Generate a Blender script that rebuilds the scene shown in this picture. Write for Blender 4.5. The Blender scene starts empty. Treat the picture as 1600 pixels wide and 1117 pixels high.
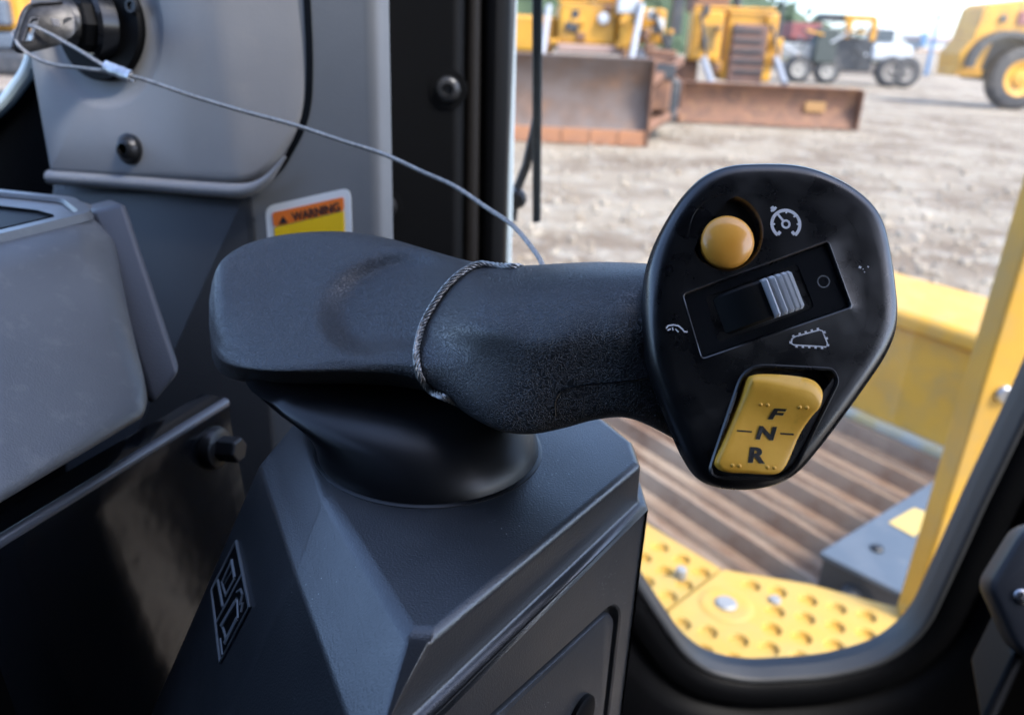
import bpy, bmesh, math, random
import numpy as np
from mathutils import Vector, Matrix, geometry
from mathutils.bvhtree import BVHTree

random.seed(7)
rng = np.random.default_rng(7)
scene = bpy.context.scene
C = bpy.context.collection

# ------------------------------------------------------------------ camera
W0, H0, FPX = 1600.0, 1117.0, 1250.0
CAMH = 2.35
PITCH, ROLL = math.radians(22.2), math.radians(2.7)
cam_pos = np.array([0.0, 0.0, CAMH])
_R0 = np.array([1.0, 0, 0]); _U0 = np.array([0, math.sin(PITCH), math.cos(PITCH)])
FWD = np.array([0, math.cos(PITCH), -math.sin(PITCH)])
RIGHT = _R0 * math.cos(ROLL) + _U0 * math.sin(ROLL)
UP = -_R0 * math.sin(ROLL) + _U0 * math.cos(ROLL)
cd = bpy.data.cameras.new('camera'); cam = bpy.data.objects.new('camera', cd); C.objects.link(cam)
M = Matrix.Identity(4)
for i in range(3):
    M[i][0] = RIGHT[i]; M[i][1] = UP[i]; M[i][2] = -FWD[i]; M[i][3] = cam_pos[i]
cam.matrix_world = M
cd.sensor_width = 36.0; cd.lens = 36.0 * FPX / W0
cd.clip_start = 0.01; cd.clip_end = 3000.0
cd.dof.use_dof = True; cd.dof.focus_distance = 0.222; cd.dof.aperture_fstop = 13.5
scene.camera = cam

# ------------------------------------------------------------------ world, sun, exposure
SUN_EL, SUN_AZ = math.radians(52), math.radians(130)      # azimuth clockwise from +Y
world = bpy.data.worlds.new('World'); scene.world = world; world.use_nodes = True
nt = world.node_tree; nt.nodes.clear()
out = nt.nodes.new('ShaderNodeOutputWorld'); bg = nt.nodes.new('ShaderNodeBackground')
sky = nt.nodes.new('ShaderNodeTexSky'); sky.sky_type = 'NISHITA'; sky.sun_disc = False
sky.sun_elevation = SUN_EL; sky.sun_rotation = SUN_AZ
sky.air_density = 0.65; sky.dust_density = 1.8; sky.ozone_density = 2.3; sky.altitude = 50
bg.inputs['Strength'].default_value = 0.15
nt.links.new(sky.outputs[0], bg.inputs[0]); nt.links.new(bg.outputs[0], out.inputs[0])
sl = bpy.data.lights.new('sun', 'SUN'); sun = bpy.data.objects.new('sun', sl); C.objects.link(sun)
sl.energy = 1.05; sl.angle = math.radians(12); sl.color = (1.0, 0.95, 0.88)
sd = Vector((math.sin(SUN_AZ) * math.cos(SUN_EL), math.cos(SUN_AZ) * math.cos(SUN_EL), math.sin(SUN_EL)))
sun.rotation_euler = sd.to_track_quat('Z', 'Y').to_euler(); sun.location = (0, 0, 30)
vs = scene.view_settings
vs.view_transform = 'Standard'; vs.look = 'None'; vs.gamma = 1.0; vs.exposure = 2.5; vs.use_curve_mapping = False
scene.cycles.use_denoising = True
scene.cycles.max_bounces = 8; scene.cycles.transparent_max_bounces = 8
scene.cycles.sample_clamp_indirect = 4.0

# ------------------------------------------------------------------ projection helpers
def ray(px, py):
    return FWD + RIGHT * ((px - W0 / 2) / FPX) - UP * ((py - H0 / 2) / FPX)
def P(px, py, d): return cam_pos + ray(px, py) * d
def on_plane(px, py, p0, n):
    r = ray(px, py); return cam_pos + r * (np.dot(np.asarray(p0) - cam_pos, n) / np.dot(r, n))
def on_z(px, py, z):
    r = ray(px, py); return cam_pos + r * ((z - CAMH) / r[2])
def on_y(px, py, y):
    r = ray(px, py); return cam_pos + r * (y / r[1])
def nrm(v):
    v = np.asarray(v, float); return v / np.linalg.norm(v)
class Frame:
    """A plane with origin, axes u (right), v (up), n (towards the camera)."""
    def __init__(s, o, n, uphint=(0, 0, 1)):
        s.o = np.asarray(o, float); s.n = nrm(n)
        s.v = nrm(np.asarray(uphint, float) - s.n * np.dot(uphint, s.n)); s.u = np.cross(s.v, s.n)
    def uv(s, px, py, h=0.0):
        q = on_plane(px, py, s.o + s.n * h, s.n) - s.o
        return np.array([np.dot(q, s.u), np.dot(q, s.v)])
    def uvs(s, pts, h=0.0): return np.array([s.uv(a, b, h) for a, b in pts])
    def w(s, a, b, h=0.0): return s.o + s.u * a + s.v * b + s.n * h
    def ws(s, uv, h=0.0): return np.array([s.w(a, b, h) for a, b in uv])

# ------------------------------------------------------------------ curve helpers
def cr_closed(pts, sub):
    p = np.asarray(pts, float); n = len(p); o = []
    for i in range(n):
        a, b, c, d = p[i - 1], p[i], p[(i + 1) % n], p[(i + 2) % n]
        for k in range(sub):
            t = k / sub
            o.append(0.5 * (2 * b + (c - a) * t + (2 * a - 5 * b + 4 * c - d) * t * t + (3 * b - a - 3 * c + d) * t ** 3))
    return np.array(o)
def cr_open(pts, sub):
    p = np.asarray(pts, float); n = len(p); o = []
    q = np.concatenate([[2 * p[0] - p[1]], p, [2 * p[-1] - p[-2]]])
    for i in range(n - 1):
        a, b, c, d = q[i], q[i + 1], q[i + 2], q[i + 3]
        for k in range(sub):
            t = k / sub
            o.append(0.5 * (2 * b + (c - a) * t + (2 * a - 5 * b + 4 * c - d) * t * t + (3 * b - a - 3 * c + d) * t ** 3))
    o.append(p[-1]); return np.array(o)
def round_poly(pts, r, seg=5):
    """Polygon (2D or 3D) with rounded corners of radius about r (scalar or list)."""
    p = [np.asarray(x, float) for x in pts]; n = len(p); o = []
    for i in range(n):
        a, b, c = p[i - 1], p[i], p[(i + 1) % n]
        ri = r[i] if hasattr(r, '__len__') else r
        la, lc = np.linalg.norm(a - b), np.linalg.norm(c - b)
        k = min(ri, la * .48, lc * .48)
        s, e = b + (a - b) / la * k, b + (c - b) / lc * k
        if k < 1e-9: o.append(b); continue
        for j in range(seg + 1):
            t = j / seg; o.append((1 - t) ** 2 * s + 2 * t * (1 - t) * b + t * t * e)
    return np.array(o)
def smooth_loop(p, k):
    for _ in range(k): p = (np.roll(p, 1, 0) + 2 * p + np.roll(p, -1, 0)) / 4
    return p
def area2(p): 
    x, y = p[:, 0], p[:, 1]; return 0.5 * np.sum(x * np.roll(y, -1) - y * np.roll(x, -1))
def ccw(p): return p if area2(p) > 0 else p[::-1].copy()
def inset(p, r):
    """Offset a CCW 2D loop inward by r."""
    e = np.roll(p, -1, 0) - np.roll(p, 1, 0); e /= np.linalg.norm(e, axis=1)[:, None] + 1e-12
    return p + np.stack([-e[:, 1], e[:, 0]], 1) * r
def inside(pt, poly):
    x, y = pt; c = False; n = len(poly); j = n - 1
    for i in range(n):
        if ((poly[i][1] > y) != (poly[j][1] > y)) and (x < (poly[j][0] - poly[i][0]) * (y - poly[i][1]) / (poly[j][1] - poly[i][1] + 1e-15) + poly[i][0]): c = not c
        j = i
    return c
def circle(cx, cy, r, n=24, ry=None):
    a = np.arange(n) / n * 2 * math.pi
    return np.stack([cx + r * np.cos(a), cy + (ry or r) * np.sin(a)], 1)

# ------------------------------------------------------------------ object helpers
def tag(o, label=None, cat=None, group=None, kind=None):
    if label: o['label'] = label
    if cat: o['category'] = cat
    if group: o['group'] = group
    if kind: o['kind'] = kind
    return o
def attach(o, parent):
    o.parent = parent
    bpy.context.view_layer.update()
    o.matrix_parent_inverse = parent.matrix_world.inverted()
def thing(name, label, cat, loc, group=None):
    o = bpy.data.objects.new(name, None); C.objects.link(o); o.location = Vector(loc)
    o.empty_display_size = 0.02
    return tag(o, label, cat, group)
def mk(name, verts, faces, mat, parent=None, smooth=35, bevel=0, seg=3, weld=False):
    v = np.asarray(verts, float); c = v.mean(0)
    me = bpy.data.meshes.new(name); me.from_pydata([tuple(x) for x in (v - c)], [], [tuple(int(i) for i in f) for f in faces])
    bm = bmesh.new(); bm.from_mesh(me)
    if weld: bmesh.ops.remove_doubles(bm, verts=bm.verts, dist=1e-6)
    bmesh.ops.recalc_face_normals(bm, faces=bm.faces); bm.to_mesh(me); bm.free()
    me.update()
    if smooth:
        me.polygons.foreach_set('use_smooth', [True] * len(me.polygons))
        me.set_sharp_from_angle(angle=math.radians(smooth if not bevel else 180 if smooth > 90 else smooth))
    me.materials.append(mat)
    o = bpy.data.objects.new(name, me); C.objects.link(o); o.location = Vector(c)
    if bevel:
        b = o.modifiers.new('bevel', 'BEVEL'); b.width = bevel; b.segments = seg; b.limit_method = 'ANGLE'
        b.angle_limit = math.radians(25); b.harden_normals = False
        me.polygons.foreach_set('use_smooth', [True] * len(me.polygons))
        for e in me.edges: e.use_edge_sharp = False
        wn = o.modifiers.new('wn', 'WEIGHTED_NORMAL'); wn.keep_sharp = False; wn.weight = 80
    if parent is not None: attach(o, parent)
    return o
def loft(rings, closed=True, cap0=False, cap1=False):
    n, k = len(rings), len(rings[0]); v = np.concatenate(rings); f = []
    for i in range(n - 1):
        for j in range(k if closed else k - 1):
            a, b = i * k + j, i * k + (j + 1) % k; f.append((a, b, b + k, a + k))
    if cap0: f.append(tuple(range(k))[::-1])
    if cap1: f.append(tuple((n - 1) * k + j for j in range(k)))
    return v, f
def merge(*vf):
    V = []; F = []; o = 0
    for v, f in vf:
        V.append(np.asarray(v, float)); F += [tuple(i + o for i in q) for q in f]; o += len(v)
    return np.concatenate(V), F
def box8(p):
    """8 points: bottom ring then top ring."""
    return np.array(p, float), [(3, 2, 1, 0), (4, 5, 6, 7), (0, 1, 5, 4), (1, 2, 6, 5), (2, 3, 7, 6), (3, 0, 4, 7)]
def abox(x0, x1, y0, y1, z0, z1):
    return box8([(x0, y0, z0), (x1, y0, z0), (x1, y1, z0), (x0, y1, z0), (x0, y0, z1), (x1, y0, z1), (x1, y1, z1), (x0, y1, z1)])
def prism(loop, off):
    """Extrude a 3D loop by a vector."""
    l = np.asarray(loop, float); return loft([l, l + np.asarray(off, float)], True, True, True)
def tube(path, r, seg=10, twist=0.0, lobes=0, depth=0.0, cap=True, closed=False):
    p = np.asarray(path, float); n = len(p)
    t = np.gradient(p, axis=0); t /= np.linalg.norm(t, axis=1)[:, None] + 1e-12
    a = np.array([0, 0, 1.0]) if abs(t[0][2]) < .9 else np.array([1.0, 0, 0])
    N = nrm(np.cross(t[0], a)); rings = []; s = 0
    for i in range(n):
        N = nrm(N - t[i] * np.dot(N, t[i])); B = np.cross(t[i], N)
        if i: s += np.linalg.norm(p[i] - p[i - 1])
        ri = r[i] if hasattr(r, '__len__') else r
        th = np.arange(seg) / seg * 2 * math.pi
        rr = ri * (1 - depth * (0.5 - 0.5 * np.cos(lobes * (th - twist * s)))) if lobes else np.full(seg, ri)
        rings.append(p[i] + np.outer(np.cos(th) * rr, N) + np.outer(np.sin(th) * rr, B))
    return loft(rings, True, cap, cap)
def lathe(o, axis, prof, seg=32, cap0=False, cap1=False):
    """prof: list of (radius, height along axis)."""
    ax = nrm(axis); h = np.array([0, 0, 1.0]) if abs(ax[2]) < .9 else np.array([1.0, 0, 0])
    a = nrm(np.cross(ax, h)); b = np.cross(ax, a); th = np.arange(seg) / seg * 2 * math.pi
    return loft([np.asarray(o) + ax * z + np.outer(np.cos(th) * r, a) + np.outer(np.sin(th) * r, b) for r, z in prof], True, cap0, cap1)
def plate_faces(outer, holes, extra=()):
    """CDT of a 2D outer loop with holes; returns verts2d, tris, with the loops kept in order first."""
    vs_, ed = [], []; 
    for lp in [outer] + list(holes):
        s = len(vs_); vs_ += [Vector((float(a), float(b))) for a, b in lp]
        ed += [(s + i, s + (i + 1) % len(lp)) for i in range(len(lp))]
    vs_ += [Vector((float(a), float(b))) for a, b in extra]
    r = geometry.delaunay_2d_cdt(vs_, ed, [], 0, 1e-9)
    V = np.array([(v.x, v.y) for v in r[0]]); T = []
    for f in r[2]:
        c = V[list(f)].mean(0)
        if inside(c, outer) and not any(inside(c, h) for h in holes): T.append(tuple(f))
    return V, T
def text_mesh(s, size=1.0, bold=0.0, shear=0.0):
    cu = bpy.data.curves.new('t', 'FONT'); cu.body = s; cu.size = size; cu.offset = bold; cu.shear = shear
    cu.align_x = 'CENTER'; cu.align_y = 'CENTER'; cu.resolution_u = 4
    ob = bpy.data.objects.new('t', cu); C.objects.link(ob); bpy.context.view_layer.update()
    me = bpy.data.meshes.new_from_object(ob.evaluated_get(bpy.context.evaluated_depsgraph_get()))
    v = np.array([x.co[:2] for x in me.vertices]); f = [tuple(p.vertices) for p in me.polygons]
    bpy.data.objects.remove(ob); bpy.data.curves.remove(cu); bpy.data.meshes.remove(me)
    return v, f

# ------------------------------------------------------------------ materials
def s2l(h):
    h = h.lstrip('#'); o = []
    for i in (0, 2, 4):
        c = int(h[i:i + 2], 16) / 255; o.append(c / 12.92 if c <= .04045 else ((c + .055) / 1.055) ** 2.4)
    return tuple(o) + (1.0,)
def rgb(r, g, b): return (r, g, b, 1.0)
def mat(name, col, rough=.5, col2=None, nscale=20, ndet=4, nlo=.4, nhi=.65, bscale=0, bdist=0, bdet=2, bstr=1.0, metal=0.0, spec=.5,
        rvar=0.0, coat=0.0, bump2=None, speck=None, dirt=None):
    m = bpy.data.materials.new(name); m.use_nodes = True; t = m.node_tree; n = t.nodes; L = t.links
    b = n['Principled BSDF']; b.inputs['Base Color'].default_value = col; b.inputs['Roughness'].default_value = rough
    b.inputs['Metallic'].default_value = metal; b.inputs['Specular IOR Level'].default_value = spec
    b.inputs['Coat Weight'].default_value = coat
    tc = n.new('ShaderNodeTexCoord')
    def noise(sc, det, rg=.55):
        x = n.new('ShaderNodeTexNoise'); x.inputs['Scale'].default_value = sc; x.inputs['Detail'].default_value = det
        x.inputs['Roughness'].default_value = rg; L.new(tc.outputs['Object'], x.inputs['Vector']); return x
    def mrange(src, a, bb, c, d):
        x = n.new('ShaderNodeMapRange'); x.inputs[1].default_value = a; x.inputs[2].default_value = bb
        x.inputs[3].default_value = c; x.inputs[4].default_value = d; L.new(src, x.inputs[0]); return x
    def mix(fac, A, B):
        x = n.new('ShaderNodeMix'); x.data_type = 'RGBA'; L.new(fac, x.inputs[0])
        for s, q in ((6, A), (7, B)):
            if isinstance(q, tuple): x.inputs[s].default_value = q
            else: L.new(q, x.inputs[s])
        return x.outputs[2]
    cur = col
    if col2:
        x = noise(nscale, ndet); f = mrange(x.outputs[0], nlo, nhi, 0, 1); cur = mix(f.outputs[0], col, col2)
    if dirt:   # (colour, scale, lo, hi, amount)
        x = noise(dirt[1], 6, .65); f = mrange(x.outputs[0], dirt[2], dirt[3], 0, dirt[4]); cur = mix(f.outputs[0], cur, dirt[0])
    if speck:  # (colour, scale, threshold) fine dust grains
        x = n.new('ShaderNodeTexVoronoi'); x.inputs['Scale'].default_value = speck[1]; L.new(tc.outputs['Object'], x.inputs['Vector'])
        y = noise(speck[1] * .05, 2); f = mrange(x.outputs['Distance'], speck[2], speck[2] * .6, 0, 1)
        g = mrange(y.outputs[0], .55, .62, 0, .8); mm = n.new('ShaderNodeMath'); mm.operation = 'MULTIPLY'
        L.new(f.outputs[0], mm.inputs[0]); L.new(g.outputs[0], mm.inputs[1]); cur = mix(mm.outputs[0], cur, speck[0])
    if not isinstance(cur, tuple): L.new(cur, b.inputs['Base Color'])
    if rvar:
        x = noise(nscale * 1.7, 5); f = mrange(x.outputs[0], .3, .7, rough - rvar, rough + rvar); L.new(f.outputs[0], b.inputs['Roughness'])
    last = None
    if bscale:
        x = noise(bscale, bdet); bp = n.new('ShaderNodeBump'); bp.inputs['Strength'].default_value = bstr; bp.inputs['Distance'].default_value = bdist
        L.new(x.outputs[0], bp.inputs['Height']); last = bp
    if bump2:
        x = noise(bump2[0], 3); bp = n.new('ShaderNodeBump'); bp.inputs['Distance'].default_value = bump2[1]
        L.new(x.outputs[0], bp.inputs['Height'])
        if last: L.new(last.outputs[0], bp.inputs['Normal'])
        last = bp
    if last: L.new(last.outputs[0], b.inputs['Normal'])
    return m
def grain_mat(name, col, rough, scale, dist, col2=None):
    """Wrinkled leather-grain moulded plastic."""
    m = mat(name, col, rough, col2=col2, nscale=60, nlo=.35, nhi=.7, spec=.9); t = m.node_tree; n = t.nodes; L = t.links
    b = n['Principled BSDF']; tc = n.new('ShaderNodeTexCoord')
    nz = n.new('ShaderNodeTexNoise'); nz.inputs['Scale'].default_value = scale; nz.inputs['Detail'].default_value = 1.0
    nz.inputs['Distortion'].default_value = 0.2
    L.new(tc.outputs['Object'], nz.inputs['Vector'])
    # ridged: 1-|2n-1| gives winding creases
    a = n.new('ShaderNodeMath'); a.operation = 'SUBTRACT'; a.inputs[1].default_value = .5; L.new(nz.outputs[0], a.inputs[0])
    c = n.new('ShaderNodeMath'); c.operation = 'ABSOLUTE'; L.new(a.outputs[0], c.inputs[0])
    r = n.new('ShaderNodeMapRange'); r.inputs[1].default_value = 0; r.inputs[2].default_value = .09; L.new(c.outputs[0], r.inputs[0]); r.interpolation_type = 'SMOOTHSTEP'
    bp = n.new('ShaderNodeBump'); bp.inputs['Distance'].default_value = dist; L.new(r.outputs[0], bp.inputs['Height'])
    L.new(bp.outputs[0], b.inputs['Normal'])
    return m

GRIP = grain_mat('grip_plastic', rgb(.014, .015, .017), .40, 1300, .00016, rgb(.019, .020, .022))
HEAD = mat('head_plastic', rgb(.0022, .0025, .0034), .30, col2=rgb(.0034, .0037, .0046), nscale=70, bscale=3500, bdist=.000012, rvar=.08, spec=.8, dirt=(rgb(.02, .019, .018), 160, .62, .85, .2))
GLOSSBLK = mat('gloss_black', rgb(.008, .009, .011), .22, bscale=2500, bdist=.000006, dirt=(rgb(.04, .036, .03), 220, .6, .8, .3))
RUBBER = mat('boot_rubber', rgb(.005, .0055, .007), .38, bscale=1800, bdist=.00001, rvar=.05)
POD = mat('pod_plastic', rgb(.025, .0268, .030), .33, col2=rgb(.030, .0318, .035), nscale=30, bscale=1700, bdist=.00010, bdet=1, rvar=.04, spec=.95, dirt=(rgb(.05, .048, .045), 90, .58, .8, .3), speck=(rgb(.45, .45, .44), 520, .13))
EMB = mat('emblem_plastic', rgb(.17, .18, .19), .35, spec=.9)
CONSOLE = mat('console_plastic', rgb(.085, .089, .093), .38, spec=.65, col2=rgb(.105, .109, .112), nscale=18, rvar=.07, dirt=(rgb(.20, .195, .185), 110, .55, .8, .5), bscale=1500, bdist=.00010, bdet=1)
COLUMN = mat('column_plastic', rgb(.22, .225, .235), .45, col2=rgb(.24, .245, .255), nscale=14, rvar=.07, dirt=(rgb(.30, .29, .275), 45, .56, .8, .35), bscale=1300, bdist=.00010, bdet=1)
COLBODY = mat('column_body_plastic', rgb(.125, .135, .145), .45, col2=rgb(.14, .15, .16), nscale=14, bscale=1300, bdist=.0001, bdet=1)
COLDARK = mat('column_shade_and_latch', rgb(.026, .029, .034), .45, bscale=1300, bdist=.0001, bdet=1)  # darkness paints shade on the lower column; also colours the latch plate
SIDEBLK = mat('side_gloss_black', rgb(.004, .005, .007), .14, spec=.5, bscale=40, bdist=.00025, dirt=(rgb(.05, .05, .05), 200, .62, .8, .3))
BLK = mat('trim_black', rgb(.0016, .0019, .0026), .55, spec=.14, bscale=900, bdist=.00006)
SEAL = mat('seal_rubber', rgb(.04, .043, .047), .5, bscale=300, bdist=.0001)
STEEL = mat('steel', rgb(.52, .53, .55), .30, metal=1.0, bscale=400, bdist=.00004, rvar=.08, col2=rgb(.38, .38, .40), nscale=300)
CABLE = mat('cable_steel', rgb(.50, .49, .46), .42, metal=.6, col2=rgb(.34, .33, .31), nscale=500)
KEYM = mat('key_metal', rgb(.10, .098, .096), .45, metal=1.0, col2=rgb(.06, .06, .06), nscale=300, bscale=900, bdist=.00004)
FERR = mat('ferrule_metal', rgb(.72, .74, .76), .38, metal=.85, bscale=350, bdist=.0004, col2=rgb(.5, .51, .53), nscale=300)
BOLT = mat('bolt_black', rgb(.03, .032, .036), .35, metal=.5, bscale=600, bdist=.00004)
BTN = mat('button_yellow', s2l('#f5ad48'), .28, col2=s2l('#f0a53e'), nscale=150, coat=.3, dirt=(s2l('#8a6a2c'), 350, .64, .8, .3))
ROCK = mat('rocker_yellow', s2l('#f0b440'), .42, col2=s2l('#e6a836'), nscale=120, bscale=2600, bdist=.00002, dirt=(s2l('#7a5a22'), 260, .6, .85, .35))
ROCKL = mat('rocker_pale_edge', s2l('#ecc468'), .4)
INK = mat('ink_black', rgb(.012, .011, .010), .45)
WHITE = mat('ink_white', rgb(.62, .63, .66), .55, dirt=(rgb(.25, .25, .26), 600, .55, .7, .6))
GREYINK = mat('ink_grey', rgb(.10, .11, .12), .5)
CHROME = mat('wheel_gloss', rgb(.50, .52, .54), .32, spec=.9, bscale=1500, bdist=.00002)
YEL = mat('machine_yellow', s2l('#c49534'), .5, col2=s2l('#bb8b2c'), nscale=6, dirt=(s2l('#a08a58'), 12, .45, .75, .7))
YELP = mat('platform_yellow', s2l('#b8923f'), .55, col2=s2l('#b4954c'), nscale=8, dirt=(s2l('#9c8554'), 14, .45, .8, .6))
YELF = mat('far_yellow', s2l('#c8922a'), .5, col2=s2l('#bd8524'), nscale=1.2, dirt=(s2l('#75572e'), 1.8, .5, .75, .6))
RUST = mat('rust', rgb(.18, .085, .048), .75, col2=rgb(.11, .055, .036), nscale=2.2, ndet=8, dirt=(rgb(.26, .13, .06), 3.5, .5, .7, .7), bscale=12, bdist=.01)
RUSTGREY = mat('worn_blade_steel', rgb(.135, .10, .085), .6, col2=rgb(.11, .068, .048), nscale=1.6, ndet=8, metal=.2, dirt=(rgb(.20, .105, .06), 1.1, .52, .7, .7))
EDGE = mat('cutting_edge_rust', rgb(.34, .145, .065), .7, col2=rgb(.26, .12, .065), nscale=3, ndet=7)
SHOE = mat('track_steel', rgb(.15, .085, .050), .7, col2=rgb(.20, .135, .092), nscale=4, ndet=8, metal=.0, dirt=(rgb(.30, .24, .18), 3.5, .42, .68, .7), bscale=60, bdist=.003)
BLUEG = mat('box_grey', rgb(.070, .09, .115), .5, col2=rgb(.085, .105, .13), nscale=10, dirt=(rgb(.3, .28, .25), 20, .6, .8, .4))
TYRE = mat('tyre', rgb(.035, .036, .04), .75, dirt=(rgb(.16, .14, .12), 3, .5, .75, .6), bscale=20, bdist=.01)
DARKM = mat('dark_machine', rgb(.03, .033, .038), .55, dirt=(rgb(.12, .11, .10), 3, .5, .75, .6))
WHT = mat('far_white', rgb(.45, .47, .49), .5, dirt=(rgb(.4, .38, .35), 2, .5, .75, .5))
REDP = mat('far_red', rgb(.20, .05, .05), .55, dirt=(rgb(.25, .15, .13), 2, .5, .75, .5))
GREEN = mat('hill_green', rgb(.035, .06, .03), .9, col2=rgb(.06, .085, .04), nscale=.25)
BLUEF = mat('far_blue', rgb(.12, .22, .36), .5)
TANB = mat('far_tan', rgb(.42, .30, .22), .7)
LORANGE = mat('label_orange', s2l('#f07818'), .45)
LYELLOW = mat('label_yellow', s2l('#f5c800'), .45)
LWHITE = mat('label_white', rgb(.75, .78, .78), .4)
PALE = mat('pale_decal', s2l('#b89e5c'), .5)

# ground: pale crushed limestone with tyre-worn brown bands
GRD = mat('ground_gravel', rgb(.295, .245, .182), .9, col2=rgb(.165, .120, .080), nscale=.42, ndet=9, nlo=.42, nhi=.6,
          dirt=(rgb(.38, .345, .285), 1.6, .5, .66, .8), bscale=9, bdist=.11, bdet=6, bump2=(40, .012))

def glass_mat():
    m = bpy.data.materials.new('door_glass'); m.use_nodes = True; t = m.node_tree; n = t.nodes; L = t.links; n.clear()
    o = n.new('ShaderNodeOutputMaterial'); mx = n.new('ShaderNodeMixShader'); tr = n.new('ShaderNodeBsdfTransparent'); gl = n.new('ShaderNodeBsdfGlossy')
    fr = n.new('ShaderNodeFresnel'); fr.inputs[0].default_value = 1.45; gl.inputs['Roughness'].default_value = .02
    tr.inputs[0].default_value = (.93, .96, .95, 1)
    L.new(fr.outputs[0], mx.inputs[0]); L.new(tr.outputs[0], mx.inputs[1]); L.new(gl.outputs[0], mx.inputs[2]); df = n.new('ShaderNodeBsdfDiffuse'); df.inputs[0].default_value = (.6, .58, .54, 1); m2 = n.new('ShaderNodeMixShader'); tcg = n.new('ShaderNodeTexCoord')
    nzg = n.new('ShaderNodeTexNoise'); nzg.inputs['Scale'].default_value = 9; nzg.inputs['Detail'].default_value = 8; L.new(tcg.outputs['Object'], nzg.inputs['Vector'])
    mg = n.new('ShaderNodeMapRange'); mg.inputs[1].default_value = .45; mg.inputs[2].default_value = .75; mg.inputs[3].default_value = .004; mg.inputs[4].default_value = .05
    L.new(nzg.outputs[0], mg.inputs[0]); L.new(mg.outputs[0], m2.inputs[0]); L.new(mx.outputs[0], m2.inputs[1]); L.new(df.outputs[0], m2.inputs[2]); L.new(m2.outputs[0], o.inputs[0]); return m
GLASS = glass_mat()

# ================================================================== SETTING
gx = [(-400, -60), (400, -60), (400, 900), (-400, 900)]
tag(mk('ground', [(a, b, 0) for a, b in gx], [(0, 1, 2, 3)], GRD, smooth=0), kind='structure')

# cab shell added to shade the inside, largely unseen (roof overhead, wall behind the operator, floor)
tag(mk('cab_roof', *abox(-.45, .95, -.60, .14, CAMH + .56, CAMH + .62), BLK, bevel=.02), kind='structure')  # front cut back to let sky light onto the controls
tag(mk('cab_rear_wall', *abox(-1.2, .80, -.44, -.40, CAMH - .85, CAMH + .60), BLK, bevel=.01), kind='structure')
tag(mk('cab_floor', *abox(-1.2, .62, -.44, .58, CAMH - .88, CAMH - .84), BLK, bevel=.01), kind='structure')

tag(mk('cab_left_wall', *abox(-.80, -.76, -.40, .60, CAMH - .85, CAMH - .03), BLK, bevel=.01), kind='structure')  # unseen left wall and right sill, added to keep ground light out of reflections
tag(mk('cab_right_sill', *abox(.66, .70, .025, .58, CAMH - .85, CAMH - .12), BLK, bevel=.01), kind='structure')
tag(mk('cab_side_wall', *abox(-.75, -.20, .60, .66, CAMH - .84, CAMH - .10), BLK, bevel=.01), kind='structure')
# ================================================================== JOYSTICK
joy = thing('control_joystick', 'black moulded joystick handle with yellow buttons rising from round rubber boot', 'joystick', P(670, 700, .262))
st = [  # px, y_top, y_ridge, y_edge, d_top, d_ridge, d_edge, roundness
 (331, 440, 516, 540, .285, .269, .270, .5), (338, 418, 534, 556, .288, .2635, .264, .45), (352, 398, 549, 569, .292, .2575, .2575, .4),
 (382, 378, 562, 578, .298, .2505, .2510, .3), (430, 364, 566, 582, .302, .2455, .2458, .25), (490, 357, 562, 582, .303, .2425, .2425, .2),
 (550, 358, 553, 582, .301, .2405, .2405, .2), (605, 368, 543, 584, .296, .237, .238, .25), (650, 381, 538, 592, .289, .233, .2345, .35),
 (692, 394, 527, 611, .279, .228, .230, .5), (735, 406, 518, 645, .269, .2225, .2245, .65), (782, 413, 521, 668, .261, .2175, .220, .8),
 (830, 412, 540, 673, .254, .2135, .218, .9), (880, 409, 540, 664, .248, .2105, .218, 1), (930, 407, 532, 651, .242, .2085, .216, 1),
 (980, 408, 530, 648, .237, .2065, .214, 1), (1030, 412, 535, 668, .234, .209, .216, 1), (1085, 425, 545, 700, .238, .217, .222, 1)]
rings = []
for px, yt, yu, ye, dt, du, de, c in st:
    palm = max(0.0, min(1.0, (760 - px) / 120))
    def up(f):
        lin = 1 - f; cir = 1 - math.sqrt(max(0, 1 - (1 - f) ** 2))
        return (yt + (yu - yt) * f, du + (dt - du) * (lin * (1 - c) + cir * c))
    ring = [(yt, dt)]
    for f in (.12, .33, .56, .8):
        y, d = up(f)
        # thumb scoop right of the palm pad
        g = math.exp(-((px - 440) / 75.0) ** 2 - ((y - 440) / 70.0) ** 2); d += .0042 * g
        ring.append((y, d))
    ring.append((yu, du + .0012 * palm))
    sink = .0008 * math.exp(-((px - 760) / 60.0) ** 2)
    ring.append((yu + (ye - yu) * .3, du + (de - du) * .3 + sink)); ring.append((yu + (ye - yu) * .75, du + (de - du) * .75 - .0008))
    ring.append((ye, de)); ring.append((ye + 5, de + .006))
    th = dt - du
    ring += [(ye + 22 * palm - 10 * (1 - palm), de + .035 * (1 - palm) + .02 * palm),
             (yt + (ye - yt) * (.55 + .35 * palm), dt + .020 * (1 - palm) + .0 * palm),
             (yt + (ye - yt) * (.12 + .25 * palm), dt + .016 * (1 - palm) + .006 * palm)]
    rings.append(np.array([P(px, y, d) for y, d in ring]))
R = np.array(rings)                       # stations x ring x 3
R2 = np.stack([cr_open(R[:, k], 7) for k in range(R.shape[1])], 1)
R3 = [smooth_loop(cr_closed(r, 6), 8) for r in R2]
def sstep(a, b, x):
    t = min(1.0, max(0.0, (x - a) / (b - a))); return t * t * (3 - 2 * t)
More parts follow.
